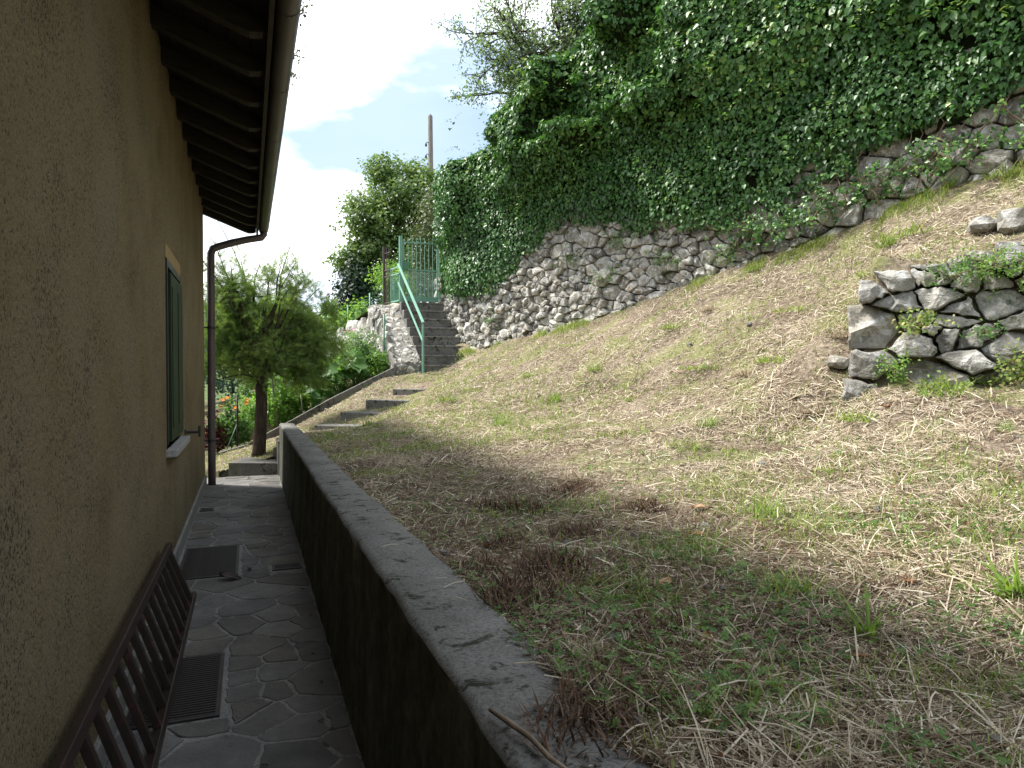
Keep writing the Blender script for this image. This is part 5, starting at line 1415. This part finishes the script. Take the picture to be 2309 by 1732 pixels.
# ------------------------------------------------------------------ ground cover on the lawn
def scatter(n, rng, dens=None, r0=.95, r1=15.5, a0=-30, a1=66, mix=.75):
    """points on the lawn, in a wedge about the camera, thicker close to it"""
    m = int(n * 3.0)
    a = np.radians(rng.uniform(a0, a1, m))
    r = np.where(rng.rand(m) < mix, r0 * (r1 / r0) ** rng.rand(m), np.sqrt(rng.uniform(r0**2, r1**2, m)))
    x, y = r * np.sin(a), r * np.cos(a)
    ok = on_lawn(x, y) & (side_of_wall(x, y) > .02) & (x > GX[0] + .1) & (y < 15)
    ok &= ~((x < .655 + .10 * vnoise(y, y * 0, .25, 6)) & (y < 11.25))
    q_ = np.c_[x, y] - A_; a_ = q_ @ dd; o_ = q_ @ dn
    ok &= ~((a_ > 0) & (a_ < 2.7) & (o_ < .04) & (o_ > -.42))
    for sx, sy in ((.94, 11.30), (1.42, 12.0), (1.93, 12.6), (2.50, 13.1)):
        u_ = (x - sx) * .63 + (y - sy) * .77; v_ = (x - sx) * .80 - (y - sy) * .60
        ok &= ~((u_ > -.06) & (u_ < .40) & (v_ > -.04) & (v_ < .74))
    if dens is not None: ok &= rng.rand(m) < dens(x, y)
    x, y = x[ok][:n], y[ok][:n]
    return x, y
def lay(x, y, rng, tilt, length, width, lift=.004, bend=.15):
    """flat-lying stalks: direction in the ground plane, tilted up a little"""
    n = len(x); N = ground_normal(x, y); a = rng.uniform(0, 6.283, n)
    T0 = np.stack([np.cos(a), np.sin(a), np.zeros(n)], 1); T0 = unit(T0 - N * np.sum(T0 * N, 1, keepdims=True))
    tl = np.abs(rng.normal(size=n)) * tilt
    Y = unit(T0 + N * tl[:, None]); X = unit(np.cross(Y, N) + rng.normal(size=(n, 3)) * .35); X = unit(X - Y * np.sum(X * Y, 1, keepdims=True)); Z = np.cross(X, Y)
    P = np.c_[x, y, ground(x, y) + lift + rng.rand(n) * .012]
    return P, X, Y, Z
T_STALK = np.array([(-.5, 0, 0), (.5, 0, 0), (-.5, .5, .035), (.5, .5, .035), (-.35, 1, 0), (.35, 1, 0)]); F_STALK = np.array([(0, 1, 3, 2), (2, 3, 5, 4)])
def straw_layer(name, n, seed, lmin, lmax, wid, tilt, mat, label, cat, dens=None, tone=None, r1=15.5, mix=.75, T=None):
    rng = np.random.RandomState(seed); x, y = scatter(n, rng, dens, r1=r1, mix=mix); n = len(x)
    P, X, Y, Z = lay(x, y, rng, tilt, 0, 0)
    d = np.hypot(x, y); L = (lmin + (lmax * 1.25 - lmin) * rng.rand(n) ** 2.2) * (1.05 - .03 * np.clip(d, 0, 9)); W = wid * np.clip(np.exp(rng.normal(size=n) * .45), .4, 2.4) * .85 * (.55 + .10 * np.clip(d, 0, 9))
    P = P - Y * (L * .5)[:, None] * (tilt < .5)
    P[:, 2] = np.maximum(P[:, 2], ground(P[:, 0], P[:, 1]) + .003)
    V, F, r = instance(*(T or (T_STALK, F_STALK)), P, X, Y, Z, np.stack([W, L, L], 1), rng.rand(n) if tone is None else np.clip(tone(x, y) + rng.normal(size=n) * .22, 0, 1))
    return tag(obj(name, big_mesh(name, V, F, {'rnd': r}), M[mat], kind='stuff'), label, cat)
def brown_zone(x, y): return np.clip(1.45 - np.abs(x - 1.25) / .85, 0, 1) * np.clip((fnoise(x, y, .6, 23) - .30) / .15, 0, 1) * np.clip((6.5 - y) / 1.5, 0, 1) * np.clip((y - 1.0) / .7, 0, 1)
def green_zone(x, y):
    f = fnoise(x, y, .9, 31)
    g = np.clip((f - .47) / .16, 0, 1)
    fine = .75 * np.clip((fnoise(x, y, .30, 87) - .56) / .06, 0, 1)
    bank = fine * 1.25 + np.exp(-((x - 3.0) / 1.1) ** 2) * (y > 7.0) * 1.0 + np.exp(-((np.hypot(x - 2.3, y - 2.0)) / 1.0) ** 2) * .6 + (y > 11.8) * (x < 2.2) * .5
    return np.clip(g * .8 + bank * (fnoise(x, y, .35, 12) > .4), 0.02, 1) * (1 - .85 * np.clip(brown_zone(x, y) * 1.6, 0, 1))
def near_zone(x, y): return np.clip(1.5 - np.hypot((x - 1.4) / 1.45, (y - 2.3) / 3.3), 0, 1)
straw_layer('straw', 130000, 201, .04, .15, .0036, .20, 'straw', 'pale dry mown straw strewn over the grassy slope', 'straw', lambda x, y: np.clip((.10 + .90 * np.clip((fnoise(x, y, .45, 2) - .40) / .14, 0, 1)) * (1 - .90 * near_zone(x, y)) + .10 * (np.hypot(x - 1.9, y - .9) < .8), 0, 1))
straw_layer('straw_stubble', 26000, 202, .02, .07, .0032, .9, 'straw', 'short upright dry stubble all over the mown lawn', 'stubble', lambda x, y: (.2 + .8 * (fnoise(x, y, .5, 4) > .5)) * (1 - .6 * near_zone(x, y)))
straw_layer('straw_chaff', 95000, 204, .008, .035, .0034, .35, 'straw', 'short chopped straw chaff covering the mown ground', 'chaff', lambda x, y: .25 + .75 * (fnoise(x, y, .35, 61) > .46), r1=12, T=(np.array([(-.5, 0, 0), (.5, 0, 0), (.4, 1, 0), (-.4, 1, 0)]), np.array([(0, 1, 2, 3)])))
straw_layer('brown_litter', 60000, 203, .02, .08, .0040, .22, 'twig', 'brown twigs and chopped stalks littering the lawn near the wall', 'litter', lambda x, y: np.clip(.12 + 1.0 * brown_zone(x, y) + .8 * (fnoise(x, y, .4, 91) > .52), 0, 1), r1=14)
T_BLADE = np.array([(-.5, 0, 0), (.5, 0, 0), (-.42, .38, .04), (.42, .38, .04), (-.28, .72, .14), (.28, .72, .14), (0, 1.0, .32)])
F_BLADE = np.array([(0, 1, 3), (0, 3, 2), (2, 3, 5), (2, 5, 4), (4, 5, 6)])
def blades(P, rng, lean, L, W, tone):
    n = len(P); a = rng.uniform(0, 6.283, n)
    Y = unit(np.stack([np.cos(a) * lean, np.sin(a) * lean, np.ones(n)], 1) + rng.normal(size=(n, 3)) * .15)
    Zd = np.stack([np.cos(a), np.sin(a), np.full(n, -.3)], 1); Z = unit(Zd - Y * np.sum(Zd * Y, 1, keepdims=True)); X = np.cross(Y, Z)
    return instance(T_BLADE, F_BLADE, P, X, Y, Z, np.stack([W, L, L], 1), tone)
rng = np.random.RandomState(210)
x, y = scatter(85000, rng, green_zone); d = np.hypot(x, y); n = len(x)
V, F, r = blades(np.c_[x, y, ground(x, y) - .004], rng, np.abs(rng.normal(size=n)) * .7, rng.uniform(.02, .065, n) * (.85 + .05 * np.clip(d, 0, 9)), rng.uniform(.0025, .005, n) * (.7 + .15 * np.clip(d, 0, 9)), np.clip(rng.beta(2, 2, n), 0, 1))
tag(obj('short_grass', big_mesh('short_grass', V, F, {'rnd': r}), M['grass'], kind='stuff'), 'short green grass regrowing in patches on the slope', 'grass')
# clover: three round leaflets
Tc = []; Fc = []
for k in range(3):
    a = k * 2.094; b = len(Tc)
    for (u_, v_) in ((0, 0), (.32, .45), (.28, .85), (0, .78), (-.28, .85), (-.32, .45)):
        Tc.append((u_ * math.cos(a) - v_ * math.sin(a), u_ * math.sin(a) + v_ * math.cos(a), .12 * abs(u_)))
    Fc += [(b, b+1, b+2), (b, b+2, b+3), (b, b+3, b+4), (b, b+4, b+5)]
x, y = scatter(9000, rng, lambda x, y: np.clip((fnoise(x, y, .5, 37) - .46) / .1, 0, 1) * np.clip(1.3 - np.hypot(x - 1.9, y - 2.2) / 2.6, 0, 1), r1=7); n = len(x)
N = unit(np.array([0, 0, 1.0]) + rng.normal(size=(n, 3)) * .35); X, Y, Z = frames(N, rng)
V, F, r = instance(np.array(Tc), np.array(Fc), np.c_[x, y, ground(x, y) + rng.uniform(.008, .04, n)], X, Y, Z, rng.uniform(.008, .018, n))
tag(obj('clover', big_mesh('clover', V, F, {'rnd': r}), M['clover'], kind='stuff'), 'small clover leaves spread through the near lawn', 'clover')
# gravel chips and crumbs of earth
rng = np.random.RandomState(215)
bm = bmesh.new(); bmesh.ops.create_icosphere(bm, subdivisions=1, radius=1)
Tg = np.array([v.co[:] for v in bm.verts]); Fg = np.array([[v.index for v in f.verts] for f in bm.faces]); bm.free()
Tg = Tg * (1 + rng.normal(size=(len(Tg), 1)) * .18)
x, y = scatter(2600, rng, lambda x, y: .15 + .85 * (fnoise(x, y, .6, 51) > .5) * (x < 2.6), r1=9); n = len(x)
N = unit(np.array([0, 0, 1.0]) + rng.normal(size=(n, 3)) * .3); X, Y, Z = frames(N, rng); s_ = rng.uniform(.003, .013, n)
V, F, r = instance(Tg, Fg, np.c_[x, y, ground(x, y) + s_ * .2], X, Y, Z, np.stack([s_, s_ * .8, s_ * .55], 1))
tag(obj('gravel', big_mesh('gravel', V, F, {'rnd': r}), M['pebble'], kind='stuff'), 'small grey gravel chips scattered in the near lawn', 'gravel')

# grass tufts that stand out one by one
def tuft_mesh(seed, n, L, W, rad, mat, lean, dry=.2):
    rng = np.random.RandomState(seed); a = rng.uniform(0, 6.28, n); rr = rad * np.sqrt(rng.rand(n))
    P = np.c_[np.cos(a) * rr, np.sin(a) * rr, np.full(n, -.008)]
    V, F, r = blades(P, rng, np.abs(rng.normal(size=n)) * lean + rr / rad * lean * .7, L * rng.uniform(.5, 1.1, n), W * rng.uniform(.7, 1.3, n), np.clip(rng.beta(2, 3, n) + dry * (rng.rand(n) < .25), 0, 1))
    me = big_mesh('blades', V, F, {'rnd': r}); me.materials.append(M[mat]); return me
def where(p):
    x, y = float(p[0]), float(p[1]); q_ = np.array([x, y]) - A_
    if side_of_wall(x, y) < .7: return 'along the foot of the tall stone wall'
    if q_ @ dn < 0 and q_ @ dd > -.4: return 'on the bank above the dry stone wall'
    if np.hypot(*q_) < 1.3 or (0 < q_ @ dn < .9 and q_ @ dd > 0): return 'at the foot of the dry stone wall'
    if y > 8.5 and x < 3.0: return 'near the free concrete steps'
    if x < 1.5: return 'close to the low concrete wall'
    return 'out on the open slope' if y > 4.2 else 'in the shaded near lawn'
def put_tuft(name, me, u, v, sc, label, cat, group=None):
    p = spot(u, v)
    if group: label, group = label + ' ' + where(p), group + ' ' + where(p)
    o = obj(name, me); o.location = (p[0], p[1], gz(p[0], p[1])); o.scale = (sc, sc, sc); o.rotation_euler = (0, 0, random.uniform(0, 6.28))
    return tag(o, label, cat, group)
green_t = [tuft_mesh(500 + i, (90, 130, 60, 150, 100)[i], (.10, .08, .13, .065, .09)[i], .0042, (.07, .10, .05, .14, .06)[i], ('grass_lush', 'grass', 'grass_lush', 'grass', 'grass')[i], (.6, .8, .5, .9, .6)[i]) for i in range(5)]
dry_t = [tuft_mesh(520 + i, 150, .09, .005, .08, 'straw', .8) for i in range(2)]
brown_t = [tuft_mesh(530 + i, 260, .075, .0045, .11, 'twig', .6) for i in range(3)]
broad_t = tuft_mesh(540, 26, .15, .011, .025, 'grass_lush', .45, 0)
put_tuft('grass_tuft', broad_t, 1950, 1440, 1.0, 'upright tuft of broad fresh green blades in the near lawn', 'grass tuft')
o = put_tuft('grass_tuft', broad_t, 2290, 1350, 1.1, 'long green blades leaning out of brown stems at the lawn edge', 'grass tuft'); o.rotation_euler.x = -.35
for i, (u, v, sc) in enumerate([(1345, 835, 1.9), (1590, 830, 1.4), (1750, 815, 1.9), (1775, 1340, .9), (2270, 975, 1.0), (1950, 945, 1.3), (2230, 865, 1.3), (1725, 1165, .8), (865, 1010, 1.3), (910, 980, 1.4), (830, 960, 1.2), (1130, 960, 1.2), (1290, 780, 1.6), (1520, 740, 1.5), (2005, 555, 1.8), (2060, 530, 1.6), (1960, 620, 1.5), (2260, 400, 1.8), (2150, 420, 1.8), (2120, 890, 1.3), (1190, 850, 1.4), (1375, 700, 1.6), (1700, 610, 1.4), (1800, 700, 1.2), (1120, 940, 1.2), (1600, 960, 1.0), (1900, 1060, .9), (1550, 1010, 1.0), (1420, 905, 1.1), (1250, 905, 1.2), (1060, 880, 1.4), (1010, 905, 1.3), (745, 985, 1.2), (700, 1000, 1.0), (2040, 1085, .8)]):
    put_tuft('grass_tuft', green_t[(i * 3 + i // 5) % 5], u, v, sc * (.9, 1.4, 1.1, 1.6)[i % 4], 'small green grass tuft', 'grass tuft', 'green grass tufts')
for i, (u, v, sc) in enumerate([(2200, 1140, 1.2), (2120, 1120, 1.0), (1340, 1490, .9), (1750, 1500, .7), (1750, 1130, .9), (1680, 845, 1.3), (1900, 760, 1.1), (2090, 640, 1.2), (1600, 700, 1.3), (1290, 1080, 1.0), (1500, 1060, .8), (1130, 1060, 1.0), (2250, 1300, .9), (1830, 930, 1.0)]):
    put_tuft('dry_tuft', dry_t[i % 2], u, v, sc, 'bleached dry grass tuft', 'grass tuft', 'dry grass tufts')
for i, (u, v, sc) in enumerate([(1130, 1145, 1.1), (1190, 1150, 1.1), (1280, 1120, 1.2), (1290, 1210, 1.0), (1250, 1285, 1.2), (1200, 1330, 1.3), (1250, 1270, 1.0), (1170, 1360, 1.1), (1080, 1290, .9), (1320, 1100, .9), (1460, 1145, .9), (1330, 1200, .8), (1370, 1600, 1.0), (1340, 1660, 1.1), (1480, 1420, .8), (1150, 1230, .8)]):
    put_tuft('brown_stubble', brown_t[i % 3], u, v, sc * 1.15, 'dark reddish brown stubble clump', 'stubble clump', 'brown stubble clumps')
# single long straws lying on top
def long_straw(u, v, ang, L, label, w=.004, tone=.85):
    p = spot(u, v); d = Vector((math.cos(ang), math.sin(ang), 0)); pts = []
    for k in np.linspace(-.5, .5, 9):
        q_ = Vector((p[0], p[1], 0)) + d * L * k + Vector((-d.y, d.x, 0)) * .04 * L * math.cos(k * 4)
        pts.append((q_.x, q_.y, gz(q_.x, q_.y) + .018 + .012 * math.sin(k * 7)))
    me = MB().tube(pts, w * .5, 5).mesh('straw_stalk', True); a = me.attributes.new('rnd', 'FLOAT', 'POINT'); a.data.foreach_set('value', [tone] * len(me.vertices))
    return tag(obj('straw_stalk', me, M['straw']), label + ' ' + where(p), 'straw stalk', 'long straw stalks ' + where(p))
for i, (u, v, a, L) in enumerate([(1640, 1240, 1.9, .35), (2080, 1560, .9, .40), (2110, 1640, .7, .30), (2240, 1640, 1.1, .3), (1780, 1610, .5, .35), (1740, 1540, 2.1, .25), (1590, 1600, .2, .45), (1960, 1580, 1.9, .18), (1660, 1420, .7, .14), (1850, 1040, .2, .6), (1500, 860, .9, .8), (1990, 700, 1.2, .5), (1770, 790, 1.0, .6), (1450, 800, .8, .8), (2180, 1560, 1.3, .22), (1500, 1660, 1.3, .16), (1830, 1690, 2.4, .25), (1400, 1700, .4, .2)]):
    long_straw(u, v, a, L, 'long pale straw stalk lying loose')
# dead leaves
def dead_leaf(p, s_, seed, label, mat='dead_leaf', group=None, name='fallen_leaf', tone=.5, nz=(0, 0, 1)):
    rng = np.random.RandomState(seed); nx, ny = 7, 4; V = []; F = []
    for i in range(nx):
        t_ = i / (nx - 1); w = math.sin(math.pi * min(1, t_ * .93 + .04)) ** .8 * .32
        for j in range(ny):
            u_ = (j / (ny - 1) - .5) * 2; V.append((t_ - .5, u_ * w, .16 * u_ * u_ * (.6 + rng.rand() * .5) + .10 * math.sin(t_ * 3 + seed)))
    for i in range(nx - 1):
        for j in range(ny - 1): F.append((i*ny+j, (i+1)*ny+j, (i+1)*ny+j+1, i*ny+j+1))
    V = [(a * s_, b * s_, c * s_) for a, b, c in V]
    me = bpy.data.meshes.new(name); me.from_pydata(V, [], F); me.update(); a = me.attributes.new('rnd', 'FLOAT', 'POINT'); a.data.foreach_set('value', [tone] * len(V))
    o = obj(name, me, M[mat]); o.location = p; o.rotation_euler = (rng.uniform(-.25, .25), rng.uniform(-.25, .25), rng.uniform(0, 6.28))
    return tag(o, label, 'leaf', group)
for i, (u, v) in enumerate([(1595, 1460), (1670, 1520), (1570, 1215), (1575, 1155), (1460, 1180), (1630, 1660), (1600, 1720), (2075, 1290), (2050, 1325), (1840, 1000), (1790, 905), (2110, 880), (2300, 855), (2000, 920), (1095, 1240), (1500, 1330), (2010, 1110), (1940, 1500), (1350, 1320), (2180, 1190), (1720, 980), (1420, 960), (2240, 560), (2070, 640)]):
    p = spot(u, v); dead_leaf((p[0], p[1], gz(p[0], p[1]) + .016), random.uniform(.035, .07), 600 + i, 'curled brown dead leaf ' + where(p), group='dead leaves ' + where(p), tone=random.uniform(.2, 1))
dead_leaf((-.14, 5.80, .012), .16, 640, 'large dark crumpled leaf on the path below the wide grate', 'dark_dead_leaf')
dead_leaf((.0, 6.02, .008), .07, 641, 'small dark leaf at the corner of the wide grate', 'dark_dead_leaf')
dead_leaf((.0, 11.2, .008), .07, 642, 'pale leaf lying on the path before the first step', tone=.9)
for i, (x, y) in enumerate(((.36, 5.35), (.33, 4.1), (.30, 3.3), (.37, 4.75), (.34, 3.7), (.05, 3.0))):
    dead_leaf((x, y, .008), .03, 650 + i, 'tiny dark leaf scrap on the path near the low wall foot', 'dark_dead_leaf', 'leaf scraps on the path')
# twig on top of the low wall
tw = MB().tube([(.478, 1.42, .878), (.495, 1.33, .885), (.512, 1.27, .884), (.52, 1.2, .88), (.545, 1.12, .878)], [.005, .0065, .0055, .005, .003], 7).build('broken_twig', M['stem'], smooth=True)
tag(tw, 'short brown broken twig lying on top of the low wall', 'twig')
for i, (x, y, a, L) in enumerate(((.66, 2.35, .5, .10), (.62, 2.2, 2.3, .09), (.69, 1.55, 2.0, .12), (.66, 1.62, 2.6, .10), (.56, 3.0, .3, .08), (.63, 3.6, 1.9, .09), (.70, 1.38, 1.7, .09))):
    d = Vector((math.cos(a), math.sin(a), 0)) * L * .5; z_ = rw_top(y) + .010
    me = MB().tube([(x - d.x, y - d.y, z_), (x, y, z_ + .006), (x + d.x, y + d.y, z_)], .0016, 5).mesh('straw_stalk'); q_ = me.attributes.new('rnd', 'FLOAT', 'POINT'); q_.data.foreach_set('value', [.8] * len(me.vertices))
    tag(obj('straw_stalk', me, M['straw']), 'thin straw stalk lying on top of the low wall', 'straw stalk', 'straw stalks on the low wall')
# loose stones in the lawn
for i, (u, v, s_) in enumerate([(1380, 1450, .03), (1650, 1295, .022), (1630, 1335, .025), (1560, 1590, .026), (1650, 1245, .02), (1500, 1640, .022), (1740, 1510, .022), (1000, 1250, .03), (1130, 1350, .022), (1280, 1230, .035), (1590, 1190, .03), (1980, 1155, .04), (1240, 1240, .03), (1560, 1420, .025), (1090, 1240, .02), (1400, 1390, .02), (1530, 985, .04), (1720, 1050, .035), (2240, 1680, .03), (1440, 1640, .03), (1555, 780, .06), (1690, 735, .06)]):
    p = spot(u, v); loose_stone('loose_stone', (p[0], p[1], gz(p[0], p[1]) + s_ * .2), s_, 700 + i, M['pebble'], 'small loose grey stone ' + where(p), 'loose stones ' + where(p))
p = spot(1890, 835); loose_stone('loose_stone', (p[0], p[1], gz(p[0], p[1]) + .06), .13, 731, M['dry_stone'], 'fist sized grey rock lying left of the dry stone wall foot')
p = spot(2215, 525); loose_stone('loose_stone', (p[0], p[1], gz(p[0], p[1]) + .05), .22, 735, M['dry_stone'], 'angular block lying on the bank above the dry stone wall')
p = spot(2290, 515); loose_stone('loose_stone', (p[0], p[1], gz(p[0], p[1]) + .06), .24, 738, M['dry_stone'], 'rounded grey boulder beside the angular block above the dry stone wall')

# little plants growing out of the dry wall and between the stones
def wall_weed(p, n, spread, seed, label, mat='mid_leaf', leaf=.022, group=None, nrm=(-.6, -.6, .5)):
    rng = np.random.RandomState(seed); t = thing('wall_weed', label, 'plant', tuple(p), group)
    m = n * 9; cc = np.array(p) + rng.normal(size=(n, 3)) * spread; P = np.repeat(cc, 9, 0) + rng.normal(size=(m, 3)) * .025
    N = unit(np.array(nrm) + rng.normal(size=(m, 3)) * .5); X, Y, Z = frames(N, rng)
    V, F, r = instance(T_KITE, F_KITE, P, X, Y, Z, rng.uniform(.7, 1.4, m) * leaf, rng.rand(m))
    local(obj('foliage', big_mesh('foliage', V, F, {'rnd': r}), M[mat]), t)
    mb = MB()
    for c in cc[:14]: mb.tube([tuple(np.array(p) - np.array(nrm) * .05), tuple((np.array(p) + c) / 2), tuple(c)], .003, 4)
    local(mb.build('stem', M['stem']), t)
for i, (s_, z_, n, sp, lab) in enumerate(((.75, 2.36, 60, .10, 'spreading green weed over the upper stones of the dry wall'), (.50, 2.30, 40, .09, 'trailing green weed near the top left of the dry wall'), (.98, 2.30, 55, .10, 'fresh leafy weed between upper stones of the dry wall'),
                                    (1.12, 2.05, 26, .07, 'small weed in a joint at mid height of the dry wall'), (.15, 1.62, 40, .08, 'dark green weed at the lower left end of the dry wall'), (.72, 1.88, 16, .05, 'tiny weed hanging over a big stone of the dry wall'), (1.25, 1.85, 18, .06, 'small low weed beside the big stone of the dry wall'))):
    p = dry3(np.array([s_]), np.array([z_]), np.array([.07]))[0]; wall_weed(p, n, np.array([sp, sp, sp * .55]), 800 + i, lab, 'mid_leaf' if i % 2 else 'fresh_leaf')
for i, (s_, dz, n) in enumerate(((6.1, .5, 40), (7.4, .35, 30), (5.2, 1.1, 26), (8.4, .1, 34), (9.8, .25, 40), (10.6, .3, 40), (6.4, 1.0, 30), (3.1, .4, 18))):
    p = wall_xyz([s_], float(base_z(s_)) + dz + .1, .07)[0]
    wall_weed(p, n, np.array([.12, .16, .08]), 820 + i, 'little green weed growing in a joint of the tall stone wall', 'mid_leaf', .03, 'weeds in the tall stone wall')
for i, (s_, dz, n) in enumerate(((9.3, .2, 70), (10.1, .35, 80), (10.9, .25, 70), (11.5, .35, 60), (8.8, .3, 60))):
    p = wall_xyz([s_], float(base_z(s_)) + dz + .1, .08)[0]
    wall_weed(p, n, np.array([.2, .3, .14]), 860 + i, 'straggling dark ivy shoot over the bare stones of the tall wall', 'ivy', .05, 'stray ivy shoots on the bare stones')
for i, (s_, z_, n, sp) in enumerate(((.3, 1.95, 30, .07), (.95, 1.62, 40, .09), (1.5, 1.75, 30, .08), (.45, 1.45, 50, .10), (1.35, 2.2, 36, .09))):
    p = dry3(np.array([s_]), np.array([z_]), np.array([.05]))[0]
    wall_weed(p, n, np.array([sp, sp, sp * .6]), 870 + i, 'low scruffy weed rooted in an earthy joint of the dry wall', 'grass', .03, 'scruffy weeds in the dry wall joints')
# weeds sprouting from the gutter
for i, (y, z) in enumerate(((4.45, 3.70), (5.05, 3.70), (5.35, 3.70))):
    wall_weed((gxc + gr + .015, y, z + .03), 5, np.array([.012, .03, .03]), 840 + i, 'tiny weed sprig poking out of the gutter', 'olive_leaf', .025, 'weed sprigs in the gutter', (1, 0, .6))
# grass fringe at the foot of the walls
rng = np.random.RandomState(220)
n = 9000; s_ = rng.uniform(2.2, 12.6, n); pw = wall_xyz(s_, 0, np.abs(rng.normal(size=n)) * .16 + .05); k_ = fnoise(s_, s_ * .3, .6, 5) > .46
pw = pw[k_]; n = len(pw)
V, F, r = blades(np.c_[pw[:, :2], ground(pw[:, 0], pw[:, 1]) - .005], rng, np.abs(rng.normal(size=n)) * .6, rng.uniform(.06, .16, n), rng.uniform(.004, .008, n), np.clip(rng.beta(2, 2, n) + .1, 0, 1))
tag(obj('grass_fringe', big_mesh('grass_fringe', V, F, {'rnd': r}), M['grass'], kind='stuff'), 'fringe of longer grass along the foot of the tall wall', 'grass')
